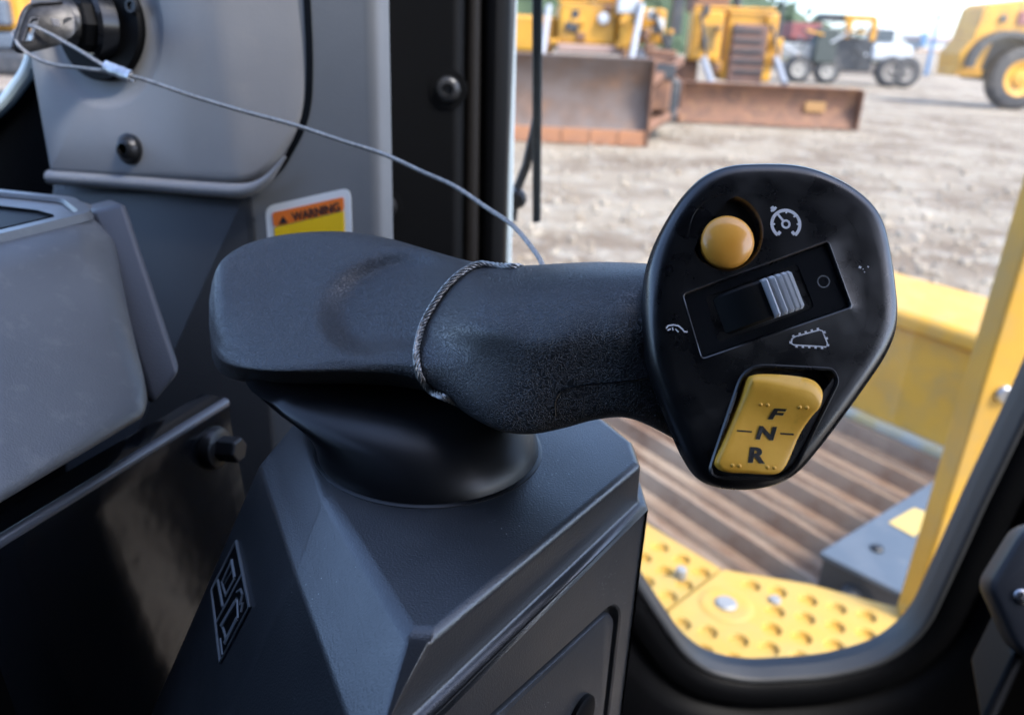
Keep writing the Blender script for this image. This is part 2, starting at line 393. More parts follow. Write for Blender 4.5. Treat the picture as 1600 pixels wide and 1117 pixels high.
for r_ in R3:
    for j in range(0, 40):
        q = r_[j] - cam_pos; d = np.dot(q, FWD); px = 800 + FPX * np.dot(q, RIGHT) / d; py = H0 / 2 - FPX * np.dot(q, UP) / d
        e = math.hypot((px - 655) / 150.0, (py - 490) / 98.0)
        s = sstep(1.11, .73, e) * sstep(760, 640, px) * sstep(575, 520, py)
        r_[j] = r_[j] + nrm(q) * .0086 * s
c0 = P(324, 482, .276)
R3 = [c0 + (R3[0] - c0) * s + (R3[0].mean(0) - c0) * 0 for s in (.35, .75)] + R3
hv, hf = loft(R3, True, True, True)
handle = mk('grip', hv, hf, GRIP, joy, smooth=70)
tri_bvh = BVHTree.FromPolygons([Vector(v) for v in hv], hf)
def surf(px, py, off=0.0, dflt=None):
    r = Vector(ray(px, py)).normalized(); h = tri_bvh.ray_cast(Vector(cam_pos), r)
    if h[0] is None: return None
    n = Vector(h[1]); n = -n if n.dot(r) > 0 else n
    return np.array(h[0] + n * off)
# parting line of the lower shell of the neck
gp = [surf(x, y, .00002) for x, y in cr_open([(868, 650), (868, 626), (883, 608), (924, 600), (970, 596), (1012, 591)], 8)]
gp = [g for g in gp if g is not None]
mk('parting_line', *tube(gp, .00022, 6), GLOSSBLK, joy)

# rubber boot: from the ring on the pod up to the underside of the palm rest
ZT = CAMH - 0.128
bc = on_z(671, 697, ZT); brx = np.linalg.norm(on_z(843, 697, ZT) - on_z(499, 697, ZT)) / 2
def ringxy(cx, cy, z, rx, ry, n=48):
    a = np.arange(n) / n * 2 * math.pi; return np.stack([cx + rx * np.cos(a), cy + ry * np.sin(a), np.full(n, z)], 1)
tcen = P(585, 560, .268)
br = []
for t, k, sq in ((0, .99, 1), (.04, 1.0, 1), (.1, 1.0, 1), (.22, .995, 1), (.36, .99, 1), (.5, 1.0, .98), (.64, 1.04, .94), (.8, 1.13, .86), (.95, 1.22, .72), (1.02, 1.1, .6)):
    cx = bc[0] + (tcen[0] - bc[0]) * t ** 2.2; cy = bc[1] + (tcen[1] - bc[1]) * t ** 2.2; z = ZT - .001 + (tcen[2] - .004 - ZT) * t
    br.append(ringxy(cx, cy, z, brx * k, brx * k * sq))
mk('rubber_boot', *loft(br, True, True, True), RUBBER, joy, smooth=60)
mk('boot_collar', *lathe((bc[0], bc[1], ZT - .002), (0, 0, 1), [(brx * .9, .0), (brx * 1.03, .0), (brx * 1.03, .0022), (brx * 1.01, .0026), (brx * .97, .0028)], 64, True, True), RUBBER, joy)

# switch head ---------------------------------------------------------------
FC = P(1200, 510, .203)
nf = nrm(-(FWD) + UP * .10 + RIGHT * .03)
HF = Frame(FC, nf, UP)
Z2 = lambda pts: [(980 + a / 2.068, 240 + b / 2.068) for a, b in pts]
outl = Z2([(400, 38), (540, 42), (660, 80), (760, 145), (818, 225), (845, 340), (860, 450), (864, 520), (855, 590), (820, 668), (760, 757), (680, 868), (605, 965), (540, 1036), (470, 1072), (380, 1087), (290, 1078), (225, 1045), (180, 980), (150, 915), (122, 850), (95, 780), (65, 690), (52, 600), (50, 500), (60, 385), (90, 290), (140, 195), (190, 125), (245, 75), (315, 46)])
O = ccw(cr_closed(HF.uvs(outl, -.005), 5))
prof = [(.020, -.040), (.010, -.031), (.0045, -.020), (.0012, -.012), (.0002, -.0075), (.0000, -.0066), (.0005, -.0064), (.0005, -.0060), (0, -.0058), (.0001, -.0042), (.0005, -.0026), (.0012, -.0014), (.0022, -.0006), (.0036, -.00018), (.0055, -.00004), (.0090, 0)]
hl = [HF.ws(smooth_loop(inset(O, r), int(r * 3000)), z) for r, z in prof]
inner = smooth_loop(inset(O, .0090), 27)
Zb = lambda pts: [(1040 + a / 5, 360 + b / 5) for a, b in pts]
Zr = lambda pts: [(1080 + a / 5.079, 560 + b / 5.079) for a, b in pts]
pk_bez = ccw(round_poly(HF.uvs(Zb([(118, 492), (1275, 68), (1472, 610), (275, 1022)])), .0016))
pk_btn = ccw(np.array([HF.uv(1135 + 58 * math.cos(a), 364 + 60 * math.sin(a)) for a in np.arange(40) / 40 * 2 * math.pi]))
pk_rok = ccw(round_poly(HF.uvs(Zr([(415, 35), (1135, 70), (1185, 180), (790, 975), (105, 960)])), [.006, .004, .004, .006, .0045], 7))
# bezel pocket may not cross the button pocket: keep a small land
V2, T2 = plate_faces(inner, [pk_btn, pk_rok, pk_bez])
fv = (HF.ws(V2, 0.0), T2)
parts = [loft(hl), fv]
parts.append(loft([HF.ws(pk_btn, 0), HF.ws(inset(pk_btn, .0006), -.0007), HF.ws(inset(pk_btn, .0009), -.0030)], True, False, True))
parts.append(loft([HF.ws(pk_rok, 0), HF.ws(inset(pk_rok, .0004), .0005), HF.ws(inset(pk_rok, .0009), .0004), HF.ws(inset(pk_rok, .0012), -.0045)], True, False, True))
parts.append(loft([HF.ws(pk_bez, 0), HF.ws(inset(pk_bez, .0003), .00012), HF.ws(inset(pk_bez, .0006), -.0001), HF.ws(inset(pk_bez, .0008), -.0013)], True, False, True))
v, f = merge(*parts)
head = mk('switch_head', v, f, HEAD, joy, smooth=40, weld=True)

# round yellow button
bo = HF.uv(1139.5, 376, .0015); bcn = HF.w(bo[0], bo[1], 0)
br_ = np.linalg.norm(HF.uv(1181, 376, .0015) - bo)
dome = [(br_ * 1.0, -.0029), (br_, .0000)] + [(br_ * math.cos(a), .0000 + .0032 * math.sin(a)) for a in np.linspace(.12, 1.5, 12)]
btn = mk('push_button', *lathe(bcn, HF.n, dome, 48, False, True), BTN, joy, smooth=60)
mk('button_surround', *lathe(bcn, HF.n, [(br_ * 1.02, -.0029), (br_ * 1.16, -.0029), (br_ * 1.13, -.0018), (br_ * 1.04, -.0014), (br_ * 1.01, -.0018)], 48), GLOSSBLK, btn)

# wheel bezel with opening and thumb wheel
bez_in = ccw(round_poly(HF.uvs(Zb([(312, 520), (1030, 262), (1165, 600), (410, 878)]), -.001), .0013))
pb = inset(pk_bez, .0009)
V3, T3 = plate_faces(pb, [bez_in])
bz = merge((HF.ws(V3, -.0010), T3), loft([HF.ws(bez_in, -.0010), HF.ws(bez_in, -.0060)], True, False, True))
bezel = mk('wheel_bezel', *bz, GLOSSBLK, joy, smooth=30, weld=True)
e1 = nrm(HF.uv(1246, 414) - HF.uv(1104, 464)); e1w = HF.u * e1[0] + HF.v * e1[1]; e2w = np.cross(HF.n, e1w)
wc = bez_in.mean(0); L1 = np.linalg.norm(HF.uv(1246, 414) - HF.uv(1104, 464)) * .485; L2 = np.linalg.norm(HF.uv(1246, 414) - HF.uv(1272, 478)) * .46
Rw = .0155; wcen = HF.w(wc[0], wc[1], -.0010 + .0042 - Rw)
amax = math.asin(min(.99, L1 / Rw))
def wheel(a0, a1, n, fr):
    rg = []
    for a in np.linspace(a0, a1, n):
        r = fr(a); c = wcen + (e1w * math.sin(a) + HF.n * math.cos(a)) * r; b = .0007
        base = wcen + (e1w * math.sin(a) + HF.n * math.cos(a)) * (Rw - .006)
        cb = wcen + (e1w * math.sin(a) + HF.n * math.cos(a)) * (r - b)
        rg.append(np.array([base - e2w * L2, cb - e2w * L2, c - e2w * (L2 - b), c + e2w * (L2 - b), cb + e2w * L2, base + e2w * L2]))
    return loft(rg, True, True, True)
WHL = mat('wheel_black', rgb(.004, .0045, .005), .5, spec=.25, bscale=2000, bdist=.00001)
tw = mk('thumb_wheel', *wheel(-amax, -.15 * amax, 16, lambda a: Rw), WHL, joy, smooth=40)
mk('wheel_notch', *wheel(-.15 * amax, .08 * amax, 6, lambda a: Rw - .0012), WHL, tw, smooth=40)
rim = mk('rib_valley_shade', *wheel(.08 * amax, amax, 14, lambda a: Rw - .0014), WHL, tw, smooth=40)  # black drum stands in for shade in the valleys between ribs
for k in range(6):
    a_ = (.10 + .165 * k) * amax
    mk('rib', *wheel(a_, a_ + .095 * amax, 5, lambda a, a_=a_: Rw + .0004 - .0005 * abs((a - a_) / (.0475 * amax) - 1)), CHROME, tw, smooth=30)
# small o mark
oc = HF.uv(1286.8, 440, -.001)
def flat_ring(fr, cx, cy, r0, r1, h, n=36, a0=0, a1=2 * math.pi):
    th = np.linspace(a0, a1, n); 
    a = np.array([fr.w(cx + r0 * math.cos(t), cy + r0 * math.sin(t), h) for t in th]); b = np.array([fr.w(cx + r1 * math.cos(t), cy + r1 * math.sin(t), h) for t in th])
    return loft([a, b], closed=False)
mk('circle_mark', *flat_ring(HF, oc[0], oc[1], .00135, .00165, -.00096), GREYINK, bezel)

# printed symbols ------------------------------------------------------------
PXM = .203 / FPX                                            # metres per photo pixel on the head
def strip(fr, pts, w, h):
    p = np.asarray(pts, float); q = []
    t = np.gradient(p, axis=0); t /= np.linalg.norm(t, axis=1)[:, None] + 1e-12; nn = np.stack([-t[:, 1], t[:, 0]], 1)
    return loft([fr.ws(p - nn * w / 2, h), fr.ws(p + nn * w / 2, h)], closed=False)
sc_ = HF.uv(1227.8, 350.5); rs = 23 * PXM; HI = .00006
pieces = [flat_ring(HF, sc_[0], sc_[1], rs * .86, rs * 1.08, HI, 40, math.radians(-52), math.radians(232)), flat_ring(HF, sc_[0], sc_[1], rs * .18, rs * .33, HI, 20)]
for a in (232, -52):
    a = math.radians(a); d = np.array([math.cos(a), math.sin(a)]); pieces.append(strip(HF, [sc_ + d * rs * .66, sc_ + d * rs * .95], rs * .22, HI + .00002))
for a in (0, 42, 86, 180):
    a = math.radians(a); d = np.array([math.cos(a), math.sin(a)]); pieces.append(strip(HF, [sc_ + d * rs * .75, sc_ + d * rs * .9], rs * .12, HI + .00002))
d = np.array([math.cos(math.radians(128)), math.sin(math.radians(128))]); dn = np.array([-d[1], d[0]])
pieces.append(strip(HF, [sc_ + d * rs * .3, sc_ + d * rs * .9], rs * .16, HI + .00004))
pieces.append(strip(HF, [sc_ + d * rs * 1.2, sc_ + d * rs * 1.55], rs * .26, HI)); pieces.append(strip(HF, [sc_ + d * rs * 1.32 - dn * rs * .24, sc_ + d * rs * 1.32 + dn * rs * .24], rs * .16, HI + .00002))
mk('speed_symbol', *merge(*pieces), WHITE, head, smooth=0)
trk = HF.uvs(Zb([(985, 850), (1010, 830), (1200, 778), (1225, 785), (1262, 880), (1255, 910), (1000, 895), (985, 885)]))
loop = np.concatenate([trk, trk[:1]])
pieces = [strip(HF, loop, .00032, HI)]
segs = np.linalg.norm(np.diff(loop, axis=0), axis=1); tot = segs.sum(); cum = np.concatenate([[0], np.cumsum(segs)]); cen = trk.mean(0)
for k in range(14):
    s = (k + .5) / 14 * tot; i = min(np.searchsorted(cum, s) - 1, len(segs) - 1); t = (s - cum[i]) / segs[i]; p = loop[i] * (1 - t) + loop[i + 1] * t
    e = nrm(loop[i + 1] - loop[i]); o_ = np.array([-e[1], e[0]]); o_ = o_ if np.dot(o_, p - cen) > 0 else -o_
    pieces.append(strip(HF, [p + o_ * .0001, p + o_ * .00062], .0006, HI + .00002))
mk('track_symbol', *merge(*pieces), WHITE, head, smooth=0)
pieces = []
for q, w in (([(5, 765), (20, 745), (60, 738), (100, 745), (130, 770), (145, 790), (172, 792)], .0004), ([(15, 780), (40, 770)], .0004), ([(52, 758), (58, 782)], .0003), ([(75, 770), (100, 795)], .0003)):
    pieces.append(strip(HF, HF.uvs(Zb(q)), w, HI))
mk('tortoise_symbol', *merge(*pieces), WHITE, head, smooth=0)
pieces = []
for q, w in (([(1508, 285), (1528, 292)], .0006), ([(1540, 300), (1545, 306)], .0003), ([(1550, 322), (1556, 330)], .0003), ([(1575, 282), (1588, 288)], .0004)):
    pieces.append(strip(HF, HF.uvs(Zb(q)), w, HI))
mk('worn_symbol', *merge(*pieces), WHITE, head, smooth=0)

# F N R rocker --------------------------------------------------------------
ro = Zr([(480, 138), (560, 126), (700, 130), (840, 143), (930, 160), (990, 190), (1028, 245), (1034, 310), (1005, 390), (945, 475), (885, 580), (840, 680), (795, 780), (745, 865), (690, 912), (600, 922), (450, 912), (310, 905), (235, 885), (196, 840), (203, 790), (250, 690), (310, 560), (370, 420), (420, 290), (448, 190)])
rt = HF.uv(*Zr([(740, 200)])[0]); rb = HF.uv(*Zr([(470, 900)])[0]); rax = nrm(rb - rt); rlen = np.linalg.norm(rb - rt)
def rz(q):
    t = np.dot(q - rt, rax) / rlen
    return .0020 + .0016 * math.exp(-((t - .05) / .24) ** 2) - .0006 * math.exp(-((t - .5) / .25) ** 2) + .0006 * math.exp(-((t - 1.0) / .25) ** 2)
RO = ccw(cr_closed(HF.uvs(ro, .0015), 4)); rc = RO.mean(0)
def top_shift(p, amt):
    q = p.copy()
    for i in range(len(q)):
        t = np.dot(q[i] - rt, rax) / rlen; q[i] = q[i] + rax * amt * max(0, 1 - max(t, -.1) / .18) 
    return q
def ringz(p, dz): return np.array([HF.w(a, b, rz(np.array([a, b])) + dz) for a, b in p])
lo = HF.ws(RO, -.004)
RT = top_shift(RO, .0017)
rl = [lo, ringz(RO, -.0013), ringz(top_shift(inset(RO, .0002), .0013), -.0005), ringz(inset(RT, .0005), -.00012), ringz(inset(RT, .0010), 0)]
base = inset(RT, .0010)
for s in (.85, .7, .5, .3, .1): rl.append(ringz(rc + (base - rc) * s, 0))
rocker = mk('rocker_switch', *loft(rl, True, False, True), ROCK, joy, smooth=60)
def letter(s, px, py, hpx, shear, wsc, tilt=-3.7):
    v, f = text_mesh(s, 1.0, .045, 0); hgt = v[:, 1].max() - v[:, 1].min(); v = v / hgt; v[:, 0] -= (v[:, 0].max() + v[:, 0].min()) / 2; v[:, 1] -= (v[:, 1].max() + v[:, 1].min()) / 2
    k = hpx * PXM; x = (v[:, 0] * wsc + v[:, 1] * shear) * k; y = v[:, 1] * k; c, s_ = math.cos(math.radians(tilt)), math.sin(math.radians(tilt))
    o = HF.uv(px, py, .002); q = np.stack([x * c - y * s_ + o[0], x * s_ + y * c + o[1]], 1)
    return np.array([HF.w(a, b, rz(np.array([a, b])) + .00016) for a, b in q]), f
for s, px, py, hp, sh, ws_ in (('F', 1214, 647, 17, .5, 1.9), ('N', 1198, 676.5, 21, .28, 1.4), ('R', 1183, 711, 24, .16, 1.3)):
    v, f = letter(s, px, py, hp, sh, ws_)
    v2 = v - HF.n * .00008 + HF.u * .00010 - HF.v * .00016
    mk('letter_edge', v2, f, ROCKL, rocker, smooth=0)
    l = mk('letter', v, f, INK, rocker, smooth=0); l['label'] = 'black letter ' + s
for a, b in (((365, 572), (485, 582)), ((712, 595), (820, 602))):
    q = HF.uvs(Zr([a, b]), .002); q = np.linspace(q[0], q[1], 6)
    n2 = nrm(np.array([-(q[-1] - q[0])[1], (q[-1] - q[0])[0]])) * .0002
    mk('dash_mark', *loft([np.array([HF.w(*(x - n2), rz(x) + .00008) for x in q]), np.array([HF.w(*(x + n2), rz(x) + .00008) for x in q])], closed=False), INK, rocker, smooth=0)
for a in ((550, 365), (605, 370), (850, 388), (905, 392), (322, 848), (377, 852), (600, 862), (655, 868)):
    q = HF.uv(*Zr([a])[0], .002); o_ = HF.w(q[0], q[1], rz(q) - .0002)
    mk('tactile_dot', *lathe(o_, HF.n, [(.00052, 0), (.0005, .0003), (.0003, .0005), (.00005, .00055)], 12, False, True), ROCK, rocker, smooth=60)

# ================================================================== CONTROL POD
pod = thing('joystick_pod', 'dark grey faceted plastic pod carrying the joystick boot', 'console', on_z(700, 760, ZT - .35))
ZB = ZT - .018; ZL = ZT - .34
tp = [on_z(638, 986, ZT), on_z(684, 988, ZT), on_z(1002, 724, ZT), on_z(990, 690, ZT), on_z(945, 655, ZT), on_z(880, 625, ZT), on_z(560, 610, ZT), on_z(470, 648, ZT), on_z(508, 772, ZT)]
bp_ = [on_z(574, 1206, ZB), on_z(590, 1204, ZB), on_z(1011, 792, ZB), on_z(1000, 750, ZB), on_z(965, 700, ZB), on_z(890, 640, ZB), on_z(520, 640, ZT - .012), on_z(405, 727, ZT - .012), on_z(462, 898, ZT - .013)]
# lower ring: right wall vertical, left wall splayed out
lb = P(235, 1117, .298)
dirl = (lb - bp_[7]) / (bp_[7][2] - lb[2])
def drop(p, k): return np.array([p[0] + dirl[0] * k * (p[2] - ZL), p[1] + dirl[1] * k * (p[2] - ZL), ZL])
lw = [drop(bp_[0], .9), drop(bp_[1], .2), drop(bp_[2], 0), drop(bp_[3], 0), drop(bp_[4], 0), drop(bp_[5], 0), drop(bp_[6], .3), drop(bp_[7], 1), drop(bp_[8], 1)]
_on = nrm(np.cross(bp_[1] - bp_[2], np.array([0, 0, 1.0]))); _on = _on if np.dot(_on, cam_pos - bp_[2]) > 0 else -_on
bi_ = [(q + np.array([0, 0, .0006]) - _on * .0036) if i in (1, 2, 3) else q * .75 + tp[i] * .25 for i, q in enumerate(bp_)]
v, f = loft([np.array(lw), np.array(bp_), np.array(bi_), np.array(tp)], True, False, False)
v = np.asarray(v); f = [q for q in f]
k9 = 9
# right wall gets a real recess: remove that quad and fill it with a holed plate
right_q = [q for q in f if set(q) == {1, 2, 10, 11}][0]; f.remove(right_q)
f.append(tuple(27 + i for i in range(9)))
RW = Frame(bp_[2], np.cross(bp_[1] - bp_[2], np.array([0, 0, 1.0])) * (1 if np.dot(np.cross(bp_[1] - bp_[2], np.array([0, 0, 1.0])), cam_pos - bp_[2]) > 0 else -1), (0, 0, 1))
# make the right wall planar: slide the lower near point onto the plane
for idx in (1, 2): lw[idx] = lw[idx] - RW.n * np.dot(lw[idx] - RW.o, RW.n); v[idx] = lw[idx]
wall_uv = np.array([[np.dot(q - RW.o, RW.u), np.dot(q - RW.o, RW.v)] for q in (v[10], v[11], v[2], v[1])])
hole = ccw(round_poly(RW.uvs([(958, 940), (972, 952), (945, 1180), (700, 1195), (700, 1175)]), [.005, .006, .012, .004, .004], 8))
V4, T4 = plate_faces(ccw(wall_uv), [hole])
wallp = (RW.ws(V4, 0), T4)
hw = loft([RW.ws(hole, 0), RW.ws(inset(hole, .0008), -.0005), RW.ws(inset(hole, .0014), -.004)], True, False, True)
podbody = mk('pod_shell', *merge((v, f)), POD, pod, bevel=.0026, seg=5)
_bm = podbody.modifiers['bevel']; _bm.limit_method = 'WEIGHT'; _bm.use_clamp_overlap = False
_at = podbody.data.attributes.new('bevel_weight_edge', 'FLOAT', 'EDGE'); _zz = np.array([q.co[2] + podbody.location[2] for q in podbody.data.vertices])
for e in podbody.data.edges:
    a_, b_ = e.vertices; up_ = (_zz[a_] > ZT - .0001) or (_zz[b_] > ZT - .0001)
    _at.data[e.index].value = 1.0 if up_ and not (_zz[a_] > ZT - .0001) ^ (_zz[b_] > ZT - .0001) else .4
mk('side_wall', *merge(wallp, hw), POD, pod, smooth=30, weld=True)
ip = inset(hole, .0036)
cut = ccw(circle(*RW.uv(908, 1124), .0075, 24))
V5, T5 = plate_faces(inset(ip, .0018), [])
mk('inset_cover', *merge(loft([RW.ws(ip, -.0038), RW.ws(ip, -.0018), RW.ws(inset(ip, .0005), -.0008), RW.ws(inset(ip, .0018), -.0003)]), (RW.ws(V5, -.0003), T5)), POD, pod, smooth=40, weld=True)
mk('cover_hole_disc', *lathe(RW.w(*RW.uv(905, 1122), -.0002), RW.n, [(.0085, 0), (.0085, .0014), (.0075, .002), (.003, .002)], 28, False, True), BLK, pod)  # black disc standing in for a dark round hole
# emblem on the left wall
LW = Frame(on_plane(372, 940, (bp_[7] + bp_[8] + drop(bp_[7], 1)) / 3, np.cross(bp_[8] - bp_[7], drop(bp_[7], 1) - bp_[7])), np.cross(bp_[8] - bp_[7], drop(bp_[7], 1) - bp_[7]) * np.sign(np.dot(np.cross(bp_[8] - bp_[7], drop(bp_[7], 1) - bp_[7]), cam_pos - bp_[7])), (0, 0, 1))
Ze = lambda pts: [(310 + a / 5.077, 830 + b / 5.077) for a, b in pts]
emb = mk('moulded_emblem', LW.ws(LW.uvs(Ze([(310, 70), (425, 600), (185, 1050), (105, 465)])), .0003), [(0, 1, 2, 3)], BLK, pod, smooth=0)
def relief(pts, w, h=.0009):
    q = [LW.w(a, b, .0003) for a, b in LW.uvs(Ze(pts))]
    return tube(q, w, 6)
for q, w in (([(310, 80), (415, 600), (185, 1035), (115, 465), (310, 80)], .00055), ([(355, 340), (160, 710)], .0005), ([(165, 390), (205, 600)], .0006), ([(195, 400), (228, 510)], .0004),
             ([(205, 395), (275, 235)], .0006), ([(215, 420), (285, 300)], .0004), ([(228, 510), (300, 375)], .0006), ([(275, 230), (300, 370)], .0006),
             ([(200, 745), (318, 545)], .0009), ([(228, 880), (322, 690)], .0009), ([(205, 760), (235, 870)], .0005), ([(318, 545), (325, 690)], .0004),
             ([(318, 480), (345, 462), (362, 500), (345, 580), (365, 570), (352, 640)], .0005), ([(185, 850), (200, 980)], .0004)):
    mk('emblem_stroke', *relief(q, w * 1.15), EMB, emb, smooth=60)

# ================================================================== LEFT CONSOLE (side box) and its dark panel
box = thing('side_console', 'grey plastic console box with open tray at the left edge', 'console', P(60, 640, .30))
zt_ = P(150, 346, .335)[2]; zb_ = P(264, 650, .295)[2]
A = on_z(152, 345, zt_); B = on_z(-60, 400, zt_); Cc = on_z(266, 652, zb_); D = on_z(-60, 855, zb_)
A2 = on_z(172, 312, zt_); B2 = on_z(-120, 280, zt_)
back = np.array([-.10, .12, 0])
pts = [D, Cc, Cc + back * .9, D + np.array([-.2, 0, 0]), B, A, A2, B2]
# tray: top with a pocket
topv = [B, A, A2, B2]
o = mk('console_body', *box8(pts), CONSOLE, box, bevel=.012, seg=6)
TF = Frame((A + B + A2 + B2) / 4, (0, 0, 1), (0, 1, 0))
rim = ccw(round_poly(TF.uvs([(-40, 378), (125, 338), (100, 318), (-70, 300)], .0), .004))
mk('tray_rim', *loft([TF.ws(inset(rim, -.006), -.001), TF.ws(inset(rim, -.005), .0022), TF.ws(inset(rim, .0), .0022), TF.ws(inset(rim, .001), .0005)]), CONSOLE, box, smooth=50)
pock = ccw(round_poly(TF.uvs([(-40, 376), (88, 345), (60, 337), (-40, 325)]), .002))
mk('tray_pocket', *loft([TF.ws(pock, .0024), TF.ws(pock, .0012), TF.ws(inset(pock, .002), .0011)], True, False, True), BLK, box, smooth=0)
# flange of the rear cover behind the box
fl = [P(140, 330, .350), P(196, 316, .354), P(284, 580, .322), P(236, 640, .314)]
mk('end_flange', *prism(fl, np.array([-.02, .03, -.005])), mat('flange_grey', rgb(.055, .058, .068), .45, bscale=1500, bdist=.0001), box, bevel=.003)

pan = thing('seat_side_panel', 'glossy black side panel with bolt under the grey console', 'panel', P(200, 1000, .30))
zp = P(352, 622, .355)[2]
E1 = on_z(352, 622, zp); E0 = on_z(-60, 872, zp)
ax = nrm(E0 - E1); sidev = np.cross(ax, (0, 0, 1.0)); sidev = sidev if sidev[0] > 0 else -sidev
dn_ = np.array([.0, 0, -.26]) + sidev * .03
mk('panel_sheet', *loft([np.array([E1 - sidev * .012, E0 - sidev * .012]), np.array([E1, E0]), np.array([E1 + sidev * .002 + [0, 0, -.004], E0 + sidev * .002 + [0, 0, -.004]]), np.array([E1 + dn_ * .05, E0 + dn_ * .05]), np.array([E1 + dn_, E0 + dn_])], closed=False), SIDEBLK, pan, smooth=180)
mk('edge_highlight', *tube([E1 + [0, 0, -.002], E0 + [0, 0, -.002]], .0022, 16), mat('edge_highlight_grey', rgb(.09, .10, .12), .3, spec=.9, bscale=900, bdist=.00004), pan)  # paler grey paints a sky highlight along the panel's top edge
bpn = on_plane(332, 699, E1 + dn_ * .2, np.cross(ax, dn_)); bn = nrm(np.cross(ax, dn_)); bn = bn if np.dot(bn, cam_pos - bpn) > 0 else -bn
bn = nrm(bn + np.array([.25, 0, 0]))
bl = mk('bolt', *lathe(bpn, bn, [(.0095, -.002), (.0095, .002), (.0085, .004), (.006, .005)], 24, False, True), BOLT, pan)
mk('bolt_head', *lathe(bpn + bn * .005, bn, [(.0058, 0), (.0058, .008), (.0050, .009)], 6, False, True), BOLT, bl, smooth=0, bevel=.0006)

# ================================================================== KEY COLUMN
col = thing('key_column', 'grey plastic column with ignition switch plate and orange warning label', 'column', P(300, 700, .45))
KF = Frame(P(300, 150, .425), nrm([-.30, -.95, .12]), (0, 0, 1))
bodyl = ccw(round_poly(KF.uvs([(60, -160), (72, 292), (120, 900), (612, 900), (590, -160)], -.012), [.01, .004, .01, .01, .01]))
mk('column_body', *merge(loft([KF.ws(bodyl, -.022) + np.array([-.03, .12, 0]), KF.ws(bodyl, -.022), KF.ws(inset(bodyl, .0015), -.0165), KF.ws(inset(bodyl, .0045), -.0130), KF.ws(inset(bodyl, .009), -.012)], True, True, True)), COLBODY, col, smooth=40)
# lower part in front: dark sheet painting the shade below the ledge
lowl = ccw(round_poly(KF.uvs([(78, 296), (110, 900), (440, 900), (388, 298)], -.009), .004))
mk('lower_shade_sheet', *loft([KF.ws(lowl, -.02), KF.ws(lowl, -.0105), KF.ws(inset(lowl, .003), -.009)], True, False, True), COLDARK, col, smooth=40)
pl = ccw(round_poly(KF.uvs([(40, -160), (46, 100), (76, 270), (372, 287), (412, 266), (458, 182), (461, 90), (447, -160)]), [.001, .004, .003, .012, .012, .014, .02, .001], 6))
def bend(uv):   # plate breaks forward along a crease
    cu = KF.uv(335, -100), KF.uv(385, 290); t = cu[1] - cu[0]; nn = nrm([t[1], -t[0]]); nn = nn if nn[0] > 0 else -nn
    return -max(0.0, np.dot(uv - cu[0], nn) + .004) * .30
def pr(lp, h): return np.array([KF.w(a, b, h + bend(np.array([a, b]))) for a, b in lp])
ex = [KF.uv(x, y) for x in (300, 330, 345, 360, 375, 400, 430) for y in (-120, -60, 0, 60, 120, 180, 230, 265)]
inn = inset(pl, .003); ex = [e for e in ex if inside(e, inset(pl, .005))]
kd = KF.uv(152, 40, .0); kr = 84 * .425 / FPX
ringz_ = [circle(kd[0], kd[1], kr * s, 40) for s in (1.55, 1.35, 1.15)]
hole_k = [p for p in ringz_[0]]
V6, T6 = plate_faces(inn, [ringz_[0]], ex)
def dish(lp, h): return pr(lp, h)
kp = merge(loft([pr(pl, -.016), pr(pl, -.003), pr(inset(pl, .0008), -.001), pr(inset(pl, .0018), -.0003), pr(inn, 0)]), (pr(V6, 0), T6),
           loft([pr(ringz_[0], 0), pr(circle(kd[0], kd[1], kr * 1.46, 40), -.0012), pr(circle(kd[0], kd[1], kr * 1.35, 40), -.0035), pr(circle(kd[0], kd[1], kr * 1.2, 40), -.0045), pr(circle(kd[0], kd[1], kr * 1.08, 40), -.004), pr(circle(kd[0], kd[1], kr * .9, 40), -.004)], True, False, True))
mk('switch_plate', *kp, COLUMN, col, smooth=40, weld=True)
lg = [KF.w(*KF.uv(x, y, -.002), -.002) for x, y in cr_open([(78, 277), (150, 282), (230, 288), (330, 296), (385, 297), (418, 280), (446, 245)], 6)]
mk('ledge', *tube(lg, np.interp(np.arange(len(lg)), [0, len(lg) * .6, len(lg) * .82, len(lg) - 1], [.0042, .0042, .0022, .0006]), 12), COLUMN, col, smooth=60)
gl_ = inset(pl, -.0035)
mk('shadow_gap', *loft([KF.ws(gl_, -.0116), KF.ws(inset(gl_, .004), -.0114)]), BLK, col, smooth=0)
# black switch bezel and rings
ko = KF.w(kd[0], kd[1], -.004)
sw = mk('ignition_switch', *lathe(ko, KF.n, [(kr * 1.0, 0), (kr * 1.0, .0035), (kr * .97, .0045), (kr * .5, .0045)], 48, False, True), BLK, col)
kax = nrm(KF.n + nrm(-RIGHT) * .55 - UP * .03)
mk('switch_collar', *lathe(ko + KF.n * .004, kax, [(kr * .62, -.004), (kr * .62, .004), (kr * .56, .006), (kr * .50, .006)], 40, False, True), GLOSSBLK, sw)
mk('switch_nut', *lathe(ko + KF.n * .004, kax, [(kr * .5, .004), (kr * .5, .011), (kr * .46, .0125), (kr * .40, .0125)], 8, False, True), BLK, sw, smooth=20)
mk('switch_barrel', *lathe(ko + KF.n * .004, kax, [(kr * .40, .010), (kr * .40, .018), (kr * .37, .021), (kr * .30, .0225), (kr * .15, .0228)], 36, False, True), KEYM, sw, smooth=60)
s1 = KF.w(*KF.uv(206, 10, .001), .0005)
mk('bezel_screw', *lathe(s1, KF.n, [(.0042, 0), (.0042, .0012), (.0034, .0018), (.0022, .0018), (.0020, .0004), (.0005, .0004)], 24, False, True), BOLT, sw)
s2 = KF.w(*KF.uv(203, 233), 0)
